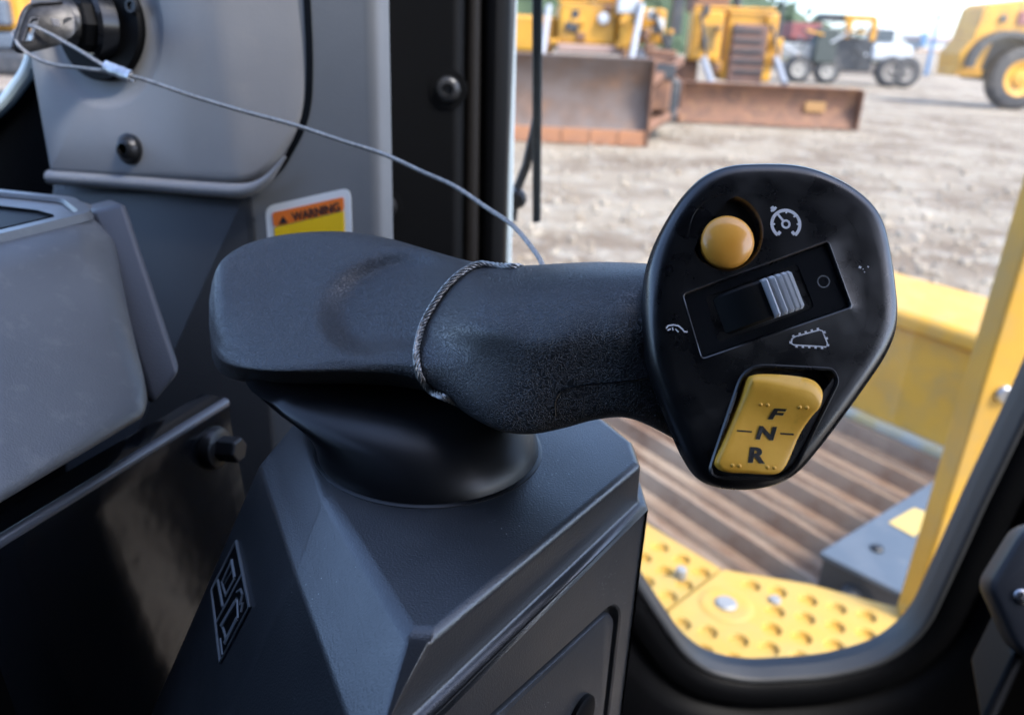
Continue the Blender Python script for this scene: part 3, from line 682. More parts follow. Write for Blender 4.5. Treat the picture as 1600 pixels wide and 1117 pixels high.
scr = mk('panel_screw', *lathe(s2, KF.n, [(.0085, -.001), (.0085, .0010), (.0072, .0016), (.0066, .0022), (.0058, .0042), (.0042, .0056), (.0030, .0058)], 32, False, False), BOLT, col, smooth=50)
mk('hex_socket', *lathe(s2, KF.n, [(.0032, .0058), (.0029, .0050), (.0029, .0020), (.0005, .0018)], 6, False, True), BLK, scr, smooth=0)
# warning label
Zl = lambda pts: [(400 + a / 6.667, 280 + b / 6.667) for a, b in pts]
def lab(pts, h, m, parent, r=.002, name='label_field'):
    lp = ccw(round_poly(KF.uvs(Zl(pts), h), r)); return mk(name, *loft([KF.ws(lp, h - .0004), KF.ws(lp, h)], True, False, True), m, parent, smooth=0)
HL = -.0115
wl = lab([(92, 285), (985, 85), (1008, 900), (145, 950)], HL, LWHITE, col, .006, 'warning_label')
wl['label'] = 'orange and yellow warning sticker with white border'
lab([(165, 352), (908, 186), (912, 330), (185, 500)], HL + .0006, LORANGE, wl, .0015)
lab([(186, 506), (912, 336), (928, 840), (212, 880)], HL + .0006, LYELLOW, wl, .0008)
tv, tf = text_mesh('WARNING', 1.0, .03); w_ = tv[:, 0].max() - tv[:, 0].min()
a0, a1 = KF.uvs(Zl([(390, 400), (885, 290)]), HL); ex_ = (a1 - a0) / w_; kx = np.linalg.norm(ex_); ey_ = np.array([-ex_[1], ex_[0]]) * 1.0
mid = (a0 + a1) / 2
q = [mid + ex_ * x + ey_ * y for x, y in tv]
mk('lettering', KF.ws(q, HL + .0009), tf, INK, wl, smooth=0)
mk('alert_triangle', KF.ws(KF.uvs(Zl([(245, 470), (290, 385), (345, 450)]), HL), HL + .0009), [(0, 1, 2)], INK, wl, smooth=0)

# ignition key --------------------------------------------------------------
Zk = lambda pts: [(a / 6.154, b / 6.154) for a, b in pts]
tipc = ko + KF.n * .004 + kax * .022
key = thing('ignition_key', 'dark metal key turned in the ignition switch with cable through its slot', 'key', tipc)
kc = P(62, 42, .388)
KY = Frame(kc, nrm(-FWD + RIGHT * .35 + UP * .1), UP)
ko_ = ccw(round_poly(KY.uvs(Zk([(150, 330), (205, 170), (255, 75), (330, 40), (520, 25), (640, 20), (720, 120), (720, 330), (560, 425), (300, 490), (180, 505), (120, 480)])), .003, 4))
slot = ccw(round_poly(KY.uvs(Zk([(305, 185), (368, 180), (305, 392), (225, 395)])), .0006, 3))
V7, T7 = plate_faces(inset(ko_, .0006), [slot])
kt = .0022
mk('key_head', *merge((KY.ws(V7, 0), T7), (KY.ws(V7, -kt), T7), loft([KY.ws(inset(ko_, .0006), 0), KY.ws(ko_, -.0005), KY.ws(ko_, -kt + .0005), KY.ws(inset(ko_, .0006), -kt)]), loft([KY.ws(slot, 0), KY.ws(slot, -kt)])), KEYM, key, smooth=40, weld=True)
so = inset(slot, -.0006)
mk('slot_rim', *loft([KY.ws(so, -.0002), KY.ws(so, .0004), KY.ws(inset(slot, -.0001), .0004), KY.ws(slot, -.0004)]), STEEL, key, smooth=30)
rim_pts = [KY.w(a, b, -.0002) for a, b in KY.uvs(Zk([(120, 470), (170, 300), (225, 130), (280, 65), (340, 42), (520, 28), (600, 20)]))]
mk('raised_rim', *tube(cr_open(rim_pts, 5), .0011, 8), KEYM, key)
k0 = KY.w(*KY.uv(110, 38), -.001); 
mk('key_shank', *tube([k0, k0 * .5 + tipc * .5, tipc - kax * .006], [.0035, .0045, .004], 12), KEYM, key)
for i in range(3):
    mk('stamped_mark', *tube([KY.w(*KY.uv(79 + i * 1.5, 31 + i * 4.2), .0001), KY.w(*KY.uv(93 + i * .5, 33 + i * 4.2), .0001)], .0004, 6), STEEL, key)

# ================================================================== SECURITY CABLE
cab = thing('security_cable', 'thin twisted steel cable from ignition key looped round the joystick neck', 'cable', P(300, 150, .37))
def wire(pts, r, name, parent, sub=14):
    p = cr_open(pts, sub); return mk(name, *tube(p, r, 18, twist=2 * math.pi / .007 / 6 * 1.0, lobes=6, depth=.28), CABLE, parent, smooth=60)
fa, fb = P(163, 104, .372), P(203, 119, .370)
long = [P(196, 117, .3705), P(230, 126, .369), P(300, 149, .365), P(380, 174, .360), P(460, 196, .355), P(540, 222, .348), P(600, 241, .342), P(660, 266, .333), P(710, 291, .324), P(760, 322, .313), P(800, 351, .303), P(830, 382, .292), P(848, 412, .283), P(856, 450, .277), P(850, 520, .274)]
def wire2(pts, r, name, parent, n):
    p = cr_open(pts, 40); s = np.concatenate([[0], np.cumsum(np.linalg.norm(np.diff(p, axis=0), axis=1))]); q = np.linspace(0, s[-1], n)
    p = np.stack([np.interp(q, s, p[:, i]) for i in range(3)], 1)
    return mk(name, *tube(p, r, 24, twist=2 * math.pi / .010, lobes=6, depth=.5), CABLE, parent, smooth=70)
long = [long[0]] + [q + rng.normal(0, .00025, 3) for q in long[1:-2]] + long[-2:]
wire2(long, .00105, 'cable_run', cab, 560)
kl = [P(165, 105, .3715)] + [P(a / 6.154, b / 6.154, d) for a, b, d in ((850, 540, .375), (700, 450, .379), (520, 350, .383), (340, 262, .3845), (285, 248, .3865), (230, 262, .392), (150, 300, .392), (128, 330, .388), (150, 390, .384), (200, 460, .382), (290, 530, .381), (420, 595, .380), (560, 632, .378), (720, 650, .376), (900, 670, .373))] + [P(166, 111, .3715)]
wire2(kl, .0010, 'key_loop', cab, 320)
vis = [(800, 416), (775, 414), (748, 418), (722, 431), (700, 452), (680, 480), (664, 510), (655, 540), (653, 562), (659, 586), (676, 606), (700, 618)]
def silh(x):
    y = 360
    while y < 520 and surf(x, y) is None: y += 1
    return y
lp = []
rc_ = .00115
for i, (x, y) in enumerate(vis):
    h = surf(x, y, rc_ * .9)
    ys = silh(x)
    if h is None or y < ys + 6: h = surf(x, ys + 3) + UP * rc_ * .45
    lp.append(h)
lp = [P(856, 500, .285), P(848, 452, .279), surf(832, silh(832) + 3) + FWD * .010 - UP * .002, surf(815, silh(815) + 3) + FWD * .004 + UP * .0003] + lp + [P(722, 632, .238), P(760, 640, .252), P(820, 600, .27), P(850, 520, .280)]
wire2(lp, rc_, 'neck_loop', cab, 520)
fax = nrm(fb - fa); fu = nrm(np.cross(fax, FWD))
sec = []
for t in np.linspace(0, 1, 9):
    c = fa + (fb - fa) * t; w1, w2 = .0030, .0019; k = 1 - .10 * math.sin(t * math.pi * 3) ** 2
    th = np.arange(20) / 20 * 2 * math.pi; rr = 1 - .12 * np.cos(2 * th) ** 2
    sec.append(c + np.outer(np.cos(th) * w1 * k * (1 - .1 * np.abs(np.sin(th))), fu) + np.outer(np.sin(th) * w2 * k, FWD))
mk('crimp_ferrule', *loft(sec, True, True, True), FERR, cab, smooth=60)
mk('cable_tail', *tube([P(198, 121, .3705), P(210, 128, .3695)], .0008, 12, twist=600, lobes=6, depth=.3), CABLE, cab)

# ================================================================== PILLAR AND DOOR
YD = .62
pil = thing('cab_pillar', 'black cab pillar with round screw beside the door glass', 'pillar', on_y(690, 700, YD))
def yprism(pts, y, dy): 
    l = np.array([on_y(a, b, y) for a, b in pts]); return prism(l, np.array([0, dy, 0]))
mk('pillar_cover', *yprism([(560, -400), (728, -400), (718, 800), (560, 800)], YD - .06, .10), BLK, pil, bevel=.008)
mk('trim_strip', *yprism([(730, -400), (755, -400), (742, 800), (719, 800)], YD - .05, .06), mat('trim_brown', rgb(.008, .007, .0065), .5, spec=.2, bscale=500, bdist=.0001), pil, bevel=.005)
mk('door_seal', *yprism([(757, -400), (808, -400), (780, 800), (744, 800)], YD - .045, .06), BLK, pil, bevel=.010)
mk('glass_edge_glint', *yprism([(809, -400), (817, -400), (797, 480), (789, 480)], YD + .012, .006), mat('glass_edge_glint', rgb(.45, .55, .62), .2), pil, bevel=.001)  # pale blue colour paints the reflection along the glass edge
for (x, y, r) in ((700, 140, .0085), (604, 322, .0075)):
    o_ = on_y(x, y, YD - .06); sc2 = mk('pillar_screw', *lathe(o_, (0, -1, 0), [(r, -.004), (r, .002), (r * .85, .004), (r * .45, .0045), (r * .4, .002), (r * .1, .002)], 24, False, True), BOLT, pil, smooth=50)
    mk('washer', *lathe(o_, (0, -1, 0), [(r * 1.5, -.003), (r * 1.5, .0008), (r * .9, .001)], 28), BLK, sc2)

door = thing('cab_door', 'black framed cab door with rounded glass pane', 'door', on_y(1250, 1110, YD))
DF = Frame((0, YD, CAMH), (0, -1, 0), (0, 0, 1))
op = DF.uvs([(811, -420), (806, 0), (788, 410), (800, 560), (1008, 925), (1072, 1020), (1112, 1050), (1172, 1063), (1300, 1056), (1388, 1031), (1442, 985), (1482, 900), (1532, 790), (1605, 640), (1760, 300), (1990, -420)])
OP = ccw(round_poly(op, [.02, .0, .01, .05, .03, .03, .03, .03, .03, .03, .03, .03, .0, .0, .0, .02], 5))
dl = [DF.ws(OP, -.030), DF.ws(OP, -.004), DF.ws(inset(OP, -.001), -.0015), DF.ws(inset(OP, -.0035), .0), DF.ws(inset(OP, -.0062), -.001), DF.ws(inset(OP, -.0068), -.004)]
mk('window_seal', *loft(dl), SEAL, door, smooth=60)
def big(s, h): return DF.ws(inset(OP, -s), h)
mk('door_frame', *loft([big(.0066, -.030), big(.0066, -.002), big(.0090, .001), big(.018, .006), big(.030, .004), big(.034, -.004), big(.040, -.005), big(.046, .008), big(.056, .014), big(.09, .016), big(.20, .03)]), BLK, door, smooth=50)
V8, T8 = plate_faces(OP, [])
mk('glass_pane', DF.ws(inset(OP, -.003), -.018), [tuple(range(len(OP)))], GLASS, door, smooth=0)

# lever/latch at the right edge
lat = thing('door_latch', 'dark octagonal latch handle on the door edge', 'latch', P(1600, 1000, .40))
LF = Frame(P(1610, 910, .42), nrm(-FWD - RIGHT * .25 + UP * .2), UP)
ll = ccw(round_poly(LF.uvs([(1545, 915), (1600, 825), (1700, 800), (1720, 1000), (1640, 1050), (1590, 1015)]), .006))
mk('latch_plate', *loft([LF.ws(ll, -.02), LF.ws(ll, -.003), LF.ws(inset(ll, .001), -.001), LF.ws(inset(ll, .003), 0)], True, True, True), COLDARK, lat, smooth=40)
mk('latch_pin', *lathe(LF.w(*LF.uv(1596, 932), 0), LF.n, [(.004, 0), (.004, .001), (.003, .0018), (.001, .002)], 20, False, True), STEEL, lat)
mk('latch_arm', *prism([P(1585, 1020, .43), P(1605, 1028, .43), P(1555, 1140, .42), P(1530, 1135, .42)], np.array([0.02, .05, 0])), BLK, lat, bevel=.003)

# wiper outside the glass
wip = thing('wiper', 'thin dark wiper blade standing upright outside the door glass', 'wiper', on_y(840, 350, YD + .07))
mk('wiper_blade', *yprism([(831, -200), (850, -200), (845, 348), (832, 350)], YD + .06, .012), mat('wiper_dark', rgb(.02, .032, .036), .5), wip, bevel=.002)
mk('wiper_arm', *tube([on_y(840, 180, YD + .075), on_y(822, 260, YD + .072), on_y(806, 300, YD + .068), on_y(800, 345, YD + .065)], .004, 8), DARKM, wip)
mk('wiper_joint', *lathe(on_y(808, 310, YD + .06), (0, -1, 0), [(.008, -.004), (.008, .006), (.005, .009)], 16, True, True), BOLT, wip)

# ================================================================== OWN MACHINE OUTSIDE THE DOOR
ZS = CAMH - .86
def zloop(pts, z): return np.array([on_z(a, b, z)[:2] for a, b in pts])
plat = thing('step_platform', 'yellow step plate with rows of dimpled holes below the door', 'platform', on_z(1200, 950, ZS - .05))
def dimple_plate(outer, holes, z, name):
    hs = []
    for (x, y) in holes:
        c = on_z(x, y, z)[:2]; hs.append(circle(c[0], c[1], .0168, 14))
    outer = ccw(outer); V, T = plate_faces(outer, hs)
    up = lambda p, zz: np.concatenate([p, np.full((len(p), 1), zz)], 1)
    parts = [(up(V, z), T), loft([up(outer, z), up(outer, z - .03)])]
    for h in hs:
        c = h.mean(0); parts.append(loft([up(h, z), up(c + (h - c) * .85, z - .004), up(c + (h - c) * .75, z - .0095)], True, False, True))
    return mk(name, *merge(*parts), YELP, plat, smooth=40, weld=True)
Z4 = lambda pts: [(980 + a / 2.429, 620 + b / 2.429) for a, b in pts]
h2 = Z4([(470, 715), (570, 738), (560, 812), (685, 770), (675, 838), (795, 800), (788, 870), (908, 830), (905, 900), (548, 880), (662, 912), (785, 942), (905, 975), (538, 952), (655, 988), (520, 1028), (775, 1018), (305, 890), (422, 922), (290, 965), (402, 998), (205, 860), (640, 1062), (890, 1048), (380, 1072), (180, 930), (265, 1040), (500, 1100), (760, 1092)])
p2 = zloop(Z4([(365, 655), (700, 712), (1050, 805), (1110, 905), (1120, 1150), (100, 1150), (160, 810)]), ZS)
dimple_plate(p2, h2, ZS, 'main_tread')
h1 = Z4([(125, 570), (205, 615), (140, 660), (280, 665), (215, 712), (155, 755), (60, 610), (70, 700)])
p1 = zloop(Z4([(355, 652), (150, 806), (-20, 830), (-40, 400), (90, 490)]), ZS - .012)
dimple_plate(p1, h1, ZS - .012, 'end_tread')
for (x, y, r) in ((375, 788, .018), (560, 775, .010), (1025, 920, .010), (205, 662, .010)):
    o_ = on_z(*Z4([(x, y)])[0], ZS)
    b_ = mk('tread_bolt', *lathe(o_, (0, 0, 1), [(r, -.012), (r, .004), (r * .8, .007), (r * .2, .007)], 12, False, True), mat('tread_bolt_zinc', rgb(.3, .3, .3), .6, metal=.4), plat, smooth=30)
    if r > .015: mk('bolt_dish', *lathe(o_, (0, 0, 1), [(.045, .0005), (.040, .003), (.030, .0015), (.018, .0012)], 32), YELP, b_, smooth=50)

# crawler track: shoes lie across, running away to the left
ZK = CAMH - 1.12
track = thing('crawler_track', 'rusty crawler track with raised grouser shoes beside the step', 'track', on_z(1200, 760, ZK - .1))
vp = ray(-100, 28); sl_ = nrm([vp[0], vp[1], 0]); tr_ = np.array([sl_[1], -sl_[0], 0]); 
tr_ = tr_ if tr_[0] > 0 else -tr_
o0 = on_z(1075, 850, ZK); pitch = .155
for k in range(-2, 15):
    c = o0 + tr_ * pitch * (k - 0.3); hw_, hl0, hl1 = pitch * .49, -.55, 1.35
    prof = [(-hw_, -.03), (-hw_, .0), (-hw_ * .45, .004), (-hw_ * .25, .045), (-hw_ * .10, .045), (hw_ * .12, .006), (hw_ * .8, .0), (hw_ * .95, .016), (hw_, .0), (hw_, -.03)]
    rg = [np.array([c + sl_ * s + tr_ * a + np.array([0, 0, b]) for a, b in prof]) for s in (hl0, hl1)]
    mk('track_shoe', *loft(rg, True, True, True), SHOE, track, smooth=0)
mk('track_link', *prism([o0 + sl_ * -.5 - tr_ * .5 + [0, 0, -.05], o0 + sl_ * 1.3 - tr_ * .5 + [0, 0, -.05], o0 + sl_ * 1.3 + tr_ * 2.3 + [0, 0, -.05], o0 + sl_ * -.5 + tr_ * 2.3 + [0, 0, -.05]], (0, 0, -.25)), DARKM, track, smooth=0)

# grey step box with pale decal
ZG = CAMH - .90
gb = thing('step_box', 'blue grey flat box with pale yellow decal beside the track', 'box', on_z(1400, 850, ZG - .1))
g = [on_z(1280, 862, ZG), on_z(1425, 934, ZG), on_z(1640, 800, ZG), on_z(1497, 726, ZG)]
mk('box_lid', *prism(np.array(g), (0, 0, -.012)), BLUEG, gb, bevel=.004)
cg = sum(g) / 4
mk('box_body', *prism(np.array([cg + (q - cg) * .96 - np.array([0, 0, .0125]) for q in g]), (0, 0, -.09)), DARKM, gb, bevel=.004)
mk('decal', np.array([on_z(x, y, ZG + .0015) for x, y in ((1388, 816), (1428, 838), (1466, 806), (1428, 793))]), [(0, 1, 2, 3)], PALE, gb, smooth=0)
mk('lid_bolt', *lathe(on_z(1370, 858, ZG), (0, 0, 1), [(.012, 0), (.012, .005), (.008, .008)], 16, False, True), BOLT, gb)
for x in (1325, 1362):
    a = on_z(x, 905, ZG - .05); mk('hose', *tube([a + np.array([-.03, -.06, -.04]), a + np.array([0, -.03, -.01]), a + np.array([.06, .05, 0])], .022, 12), DARKM, gb)

# yellow fender behind the track
fen = thing('yellow_fender', 'yellow steel fender box beyond the crawler track', 'fender', on_z(1400, 670, ZK))
fa_ = on_z(1250, 620, ZK + .02); fb_ = on_z(1480, 722, ZK + .02); 
dirf = nrm(fb_ - fa_); fa_ = fa_ - dirf * .6; fb_ = fb_ + dirf * .5; nb = np.array([-dirf[1], dirf[0], 0]); nb = nb if nb[1] > 0 else -nb
mk('fender_wall', *prism(np.array([fa_, fb_, fb_ + [0, 0, .34], fa_ + [0, 0, .34]]), nb * .35), YEL, fen, bevel=.012)
mk('top_flange', *prism(np.array([fa_ + [0, 0, .342], fb_ + [0, 0, .342], fb_ + [0, 0, .40], fa_ + [0, 0, .40]]) - nb * .035 + dirf * .42, nb * .40), YEL, fen, bevel=.022, seg=5)
mk('wear_strip', *prism(np.array([fa_ - nb * .03, fb_ - nb * .03, fb_ - nb * .03 + [0, 0, .045], fa_ - nb * .03 + [0, 0, .045]]), nb * .028), mat('worn_strip', rgb(.42, .45, .44), .5, col2=rgb(.5, .4, .2), nscale=9), fen, bevel=.006)

# yellow door post at the right
ps = thing('door_post', 'yellow painted upright post with a bolt at the right of the door', 'post', on_z(1440, 975, ZS))
yb = on_z(1440, 978, ZS)[1]
a = [on_y(1585, 440, yb), on_y(1650, 440, yb), on_y(1462, 985, yb), on_y(1418, 985, yb)]
ext = (a[0] - a[3]); a[0] = a[0] + ext * 1.2; a[1] = a[1] + (a[1] - a[2]) * 1.2
mk('post_bar', *prism(np.array(a), (.0, .05, 0)), YEL, ps, bevel=.006)
mk('post_bolt', *lathe(on_y(1568, 615, yb), (0, -1, 0), [(.013, -.004), (.013, .004), (.010, .008), (.003, .008)], 16, False, True), STEEL, ps)
mk('post_foot', *prism(np.array([on_z(1405, 965, ZS + .002), on_z(1470, 985, ZS + .002), on_z(1480, 950, ZS + .002), on_z(1425, 930, ZS + .002)]), (0, 0, .02)), YEL, ps, bevel=.004)

# ================================================================== YARD
def G(px, py): return on_z(px, py, 0.0)
def pb_(name, x0, y0, x1, y1, Y, dep, m, parent, bevel=.04):
    """A box whose front face, on the plane y=Y, covers this patch of the view; real depth dep."""
    a, b = on_y(x0, y1, Y), on_y(x1, y0, Y); c, d = on_y(x0, y0, Y), on_y(x1, y1, Y)
    xa, xb = (a[0] + c[0]) / 2, (b[0] + d[0]) / 2; za, zb = (a[2] + d[2]) / 2, (b[2] + c[2]) / 2
    return mk(name, *abox(xa, xb, Y, Y + dep, max(za, .02), zb), m, parent, bevel=bevel)
def blade(parent, x0, x1, ybase, ytop, Y, m, curve, edge=True):
    a, b = on_y(x0, ybase, Y), on_y(x1, ybase, Y); zt = on_y((x0 + x1) / 2, ytop, Y)[2]; z0 = .05
    pr_ = [(0, z0), (.10 * curve, z0 + (zt - z0) * .18), (.32 * curve, z0 + (zt - z0) * .5), (.2 * curve, z0 + (zt - z0) * .85), (.02 * curve, zt), (.10 * curve, zt + .03), (.35 * curve, zt - .1), (.55 * curve, z0 + (zt - z0) * .5), (.30 * curve, z0)]
    rg = [np.array([[x, Y + p, z] for p, z in pr_]) for x in np.linspace(a[0], b[0], 9)]
    mk('moldboard', *loft(rg, True, True, True), m, parent, smooth=50)
    if edge:
        n = 7; w = (b[0] - a[0]) / n
        for i in range(n):
            mk('cutting_edge', *abox(a[0] + w * i + .01, a[0] + w * (i + 1) - .01, Y - .06, Y - .005, .02, z0 + (zt - z0) * .17), EDGE, parent, bevel=.02)
    for x, s in ((a[0], -1), (b[0], 1)):
        mk('end_plate', *abox(x + (.0 if s > 0 else -.06), x + (.06 if s > 0 else 0), Y - .12, Y + .5 * curve, .03, zt - .02), m if not edge else RUST, parent, bevel=.02)
    return a, b, zt
def wheel_at(parent, px, pyb, Y, r, wdt, hub, ax=(0, -1, 0), rim=.6):
    c = on_y(px, pyb, Y); c = np.array([c[0], Y, r + .0])
    w_ = mk('wheel', *lathe(c, ax, [(r * .55, -wdt), (r * .9, -wdt), (r, -wdt * .8), (r, -.02 - wdt * .1), (r * .93, .02), (r * .78, .05), (r * rim, .03)], 40, True, False), TYRE, parent, smooth=50)
    mk('hub', *lathe(c, ax, [(r * rim, .03), (r * rim * .97, .05), (r * rim * .85, .0), (r * rim * .5, -.08), (r * rim * .42, .02), (r * .05, .05)], 32, False, True), hub, w_, smooth=40)
    return w_

d1 = thing('bulldozer', 'yellow bulldozer with wide grey brown blade behind the wiper', 'bulldozer', G(900, 232))
Y1 = G(900, 226)[1]
blade(d1, 700, 1008, 224, 86, Y1, RUSTGREY, 1.0)
pb_('push_beam', 960, 100, 1050, 175, Y1 + 1.4, 3.5, RUST, d1, .1)
pb_('track_frame', 985, 120, 1062, 190, Y1 + 2.2, 4.0, DARKM, d1, .15)
pb_('hood', 872, 6, 965, 72, Y1 + 2.4, 3.0, YELF, d1, .12)
pb_('side_tank', 700, 22, 868, 80, Y1 + 2.8, 2.0, YELF, d1, .1)
pb_('roof_canopy', 800, -40, 960, -8, Y1 + 3.5, 2.0, WHT, d1, .06)
pb_('hood_slot', 893, 16, 904, 52, Y1 + 2.36, .08, DARKM, d1, .01)
o_ = on_y(943, 30, Y1 + 2.3); mk('head_lamp', *lathe(o_, (0, -1, 0), [(.14, -.1), (.14, .05), (.11, .09), (.02, .1)], 20, True, True), WHT, d1)
pb_('hydraulic_tank', 968, 22, 1000, 78, Y1 + 2.0, 1.2, YELF, d1, .08)
pb_('lift_guard', 1000, 14, 1040, 70, Y1 + 2.3, 1.4, YELF, d1, .08)
pb_('cab_post', 1052, -20, 1068, 55, Y1 + 3.2, .3, DARKM, d1, .03)
pb_('light_box', 966, -8, 998, 22, Y1 + 2.0, .4, WHT, d1, .04)
pb_('tank_band', 870, 72, 1040, 86, Y1 + 2.1, .6, mat('dust_band', rgb(.33, .22, .18), .8), d1, .05)

def rod(name, a, b, Ya, Yb, r_, m, parent):
    p, q = on_y(*a, Ya), on_y(*b, Yb); return mk(name, *tube([p, (p + q) / 2, q], r_, 10), m, parent)
STEELF = mat('far_steel', rgb(.33, .34, .36), .4, metal=.3)
GLZ = mat('far_glass', rgb(.05, .07, .09), .15)
pb_('cab_shell', 880, -120, 1010, 4, Y1 + 4.6, 1.8, YELF, d1, .1); pb_('cab_glass', 892, -110, 940, -4, Y1 + 4.56, .06, GLZ, d1, .02); pb_('cab_glass', 948, -110, 1000, -4, Y1 + 4.56, .06, GLZ, d1, .02)
rod('lift_cylinder', (1003, 8), (986, 96), Y1 + 1.8, Y1 + .7, .07, STEELF, d1); rod('lift_cylinder', (858, 10), (846, 96), Y1 + 1.8, Y1 + .7, .07, STEELF, d1)
for i in range(16):
    x_, y_ = 962 + 92 * rng.random(), 2 + 78 * rng.random(); pb_('bracket', x_, y_, x_ + rng.uniform(6, 20), y_ + rng.uniform(5, 22), Y1 + 1.5 + rng.random() * .5, .3, [YELF, RUST, DARKM, YELF, WHT][i % 5], d1, .03)
for i in range(8):
    x_, y_ = 806 + 150 * rng.random(), 4 + 60 * rng.random(); pb_('panel_plate', x_, y_, x_ + rng.uniform(6, 22), y_ + rng.uniform(5, 16), Y1 + 2.3, .1, [YELF, RUST, DARKM][i % 3], d1, .03)
rod('tilt_brace', (1062, 96), (1004, 140), Y1 + 2.4, Y1 + .6, .12, RUST, d1); rod('tilt_brace', (1055, 175), (1000, 205), Y1 + 2.6, Y1 + .5, .14, RUST, d1)
rod('hydraulic_hose', (990, 30), (1012, 74), Y1 + 1.7, Y1 + 1.9, .04, DARKM, d1); rod('hydraulic_hose', (1020, 20), (1046, 84), Y1 + 1.7, Y1 + 2.0, .05, DARKM, d1)
rod('exhaust_stack', (925, 6), (925, -70), Y1 + 3.4, Y1 + 3.4, .12, DARKM, d1); rod('hand_rail', (872, 2), (964, 0), Y1 + 2.35, Y1 + 2.35, .03, YELF, d1)
for x in (1012, 1030, 1048): rod('roller', (x, 172), (x, 186), Y1 + 2.1, Y1 + 2.1, .13, DARKM, d1)
pb_('inner_gap', 1018, 100, 1056, 124, Y1 + 1.36, .1, DARKM, d1, .02); pb_('step_ledge', 1002, 78, 1058, 90, Y1 + 1.9, .8, RUST, d1, .05)
d2 = thing('bulldozer', 'yellow bulldozer with long rusty blade and brown radiator grille', 'bulldozer', G(1190, 200))
Y2 = G(1190, 199)[1]
blade(d2, 1060, 1336, 200, 134, Y2, RUST, .9, edge=False)
pb_('radiator_grille', 1142, 38, 1196, 130, Y2 + 2.2, .3, mat('grille_brown', rgb(.17, .09, .065), .7, col2=rgb(.12, .07, .06), nscale=2), d2, .04)
pb_('grille_frame', 1132, 18, 1212, 128, Y2 + 2.45, 2.6, YELF, d2, .1)
pb_('cylinder_guard', 1080, 15, 1130, 96, Y2 + 2.3, .8, YELF, d2, .12)
pb_('upper_frame', 1086, -30, 1142, 20, Y2 + 2.9, 1.5, RUST, d2, .08)
pb_('track_frame', 1005, 92, 1090, 150, Y2 + 2.8, 3.5, RUST, d2, .15)
pb_('roof_canopy', 1040, -60, 1200, -20, Y2 + 4.0, 2.0, YELF, d2, .08)
for x0, y0, x1, y1 in ((1100, 92, 1114, 136), (1212, 92, 1226, 132)):
    a, b = on_y(x0, y0, Y2 + 1.9), on_y(x1, y1, Y2 + .7); mk('lift_cylinder', *tube([a, a * .5 + b * .5, b], .10, 14), STEELF, d2)
for i in range(5): pb_('grille_slat', 1146, 46 + i * 16, 1192, 51 + i * 16, Y2 + 2.14, .05, DARKM, d2, .01)
pb_('cab_shell', 1060, -110, 1150, -14, Y2 + 5.0, 1.8, YELF, d2, .1); pb_('cab_glass', 1070, -100, 1140, -20, Y2 + 4.95, .06, GLZ, d2, .02)
rod('exhaust_stack', (1152, 18), (1152, -60), Y2 + 3.2, Y2 + 3.2, .13, DARKM, d2); rod('hydraulic_hose', (1095, 20), (1104, 94), Y2 + 2.2, Y2 + 2.0, .05, DARKM, d2); rod('hydraulic_hose', (1204, 24), (1216, 92), Y2 + 2.3, Y2 + 2.0, .05, DARKM, d2)
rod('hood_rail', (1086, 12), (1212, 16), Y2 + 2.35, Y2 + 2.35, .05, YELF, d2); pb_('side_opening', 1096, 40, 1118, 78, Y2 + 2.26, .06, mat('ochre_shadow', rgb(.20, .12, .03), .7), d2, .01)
for i in range(16):
    x_, y_ = 1076 + 130 * rng.random(), 2 + 100 * rng.random()
    if not 1136 < x_ < 1192: pb_('bracket', x_, y_, x_ + rng.uniform(5, 16), y_ + rng.uniform(5, 20), Y2 + 2.05 + rng.random() * .2, .3, [YELF, RUST, DARKM, YELF][i % 4], d2, .03)
rod('brace', (1040, 112), (1085, 150), Y2 + 2.6, Y2 + .8, .12, RUST, d2); pb_('wear_patch', 1258, 160, 1290, 176, Y2 + .12, .05, mat('patch_ochre', rgb(.32, .17, .06), .7), d2, .02)
pb_('push_arm', 1000, 150, 1060, 196, Y2 + .8, 2.0, RUST, d2, .08)
pb_('side_guard', 1205, 60, 1222, 100, Y2 + 2.3, .3, YELF, d2, .04)

d3 = thing('work_truck', 'white nosed dark truck parked behind the long rusty blade', 'truck', G(1340, 134))
Y3 = G(1340, 134)[1]
pb_('engine_bay', 1278, 58, 1366, 112, Y3, 2.2, DARKM, d3, .15)
pb_('bonnet', 1362, 70, 1428, 98, Y3 - .2, 2.4, WHT, d3, .3)
pb_('cab', 1368, 42, 1402, 72, Y3 + .2, 1.8, WHT, d3, .25)
pb_('frame_bar', 1322, 28, 1332, 60, Y3, .3, YELF, d3, .03); pb_('frame_bar', 1362, 30, 1370, 66, Y3, .3, YELF, d3, .03); pb_('roll_bar', 1322, 24, 1370, 34, Y3, .3, YELF, d3, .03)
pb_('cab_roof', 1288, 22, 1330, 34, Y3 + .3, 1.6, DARKM, d3, .05)
pb_('green_tank', 1275, 44, 1308, 100, Y3 - .3, .8, mat('dull_green', rgb(.045, .055, .05), .6), d3, .1)
pb_('rear_frame', 1222, 68, 1280, 92, Y3 + .2, 1.8, mat('pale_grey', rgb(.30, .30, .29), .7), d3, .1)
pb_('chassis', 1230, 100, 1400, 116, Y3 + .1, 1.8, mat('chassis_dust', rgb(.32, .27, .23), .8), d3, .08)
rw = (on_y(1385, 85, Y3)[2] - on_y(1385, 134, Y3)[2]) / 2
for x in (1388, 1412): wheel_at(d3, x, 134, Y3 - .3, rw, .5, mat('dusty_hub', rgb(.2, .18, .16), .7))
for x in (1245, 1290): wheel_at(d3, x, 130, Y3 - .1, rw * .9, .5, mat('pale_hub', rgb(.30, .28, .25), .7))
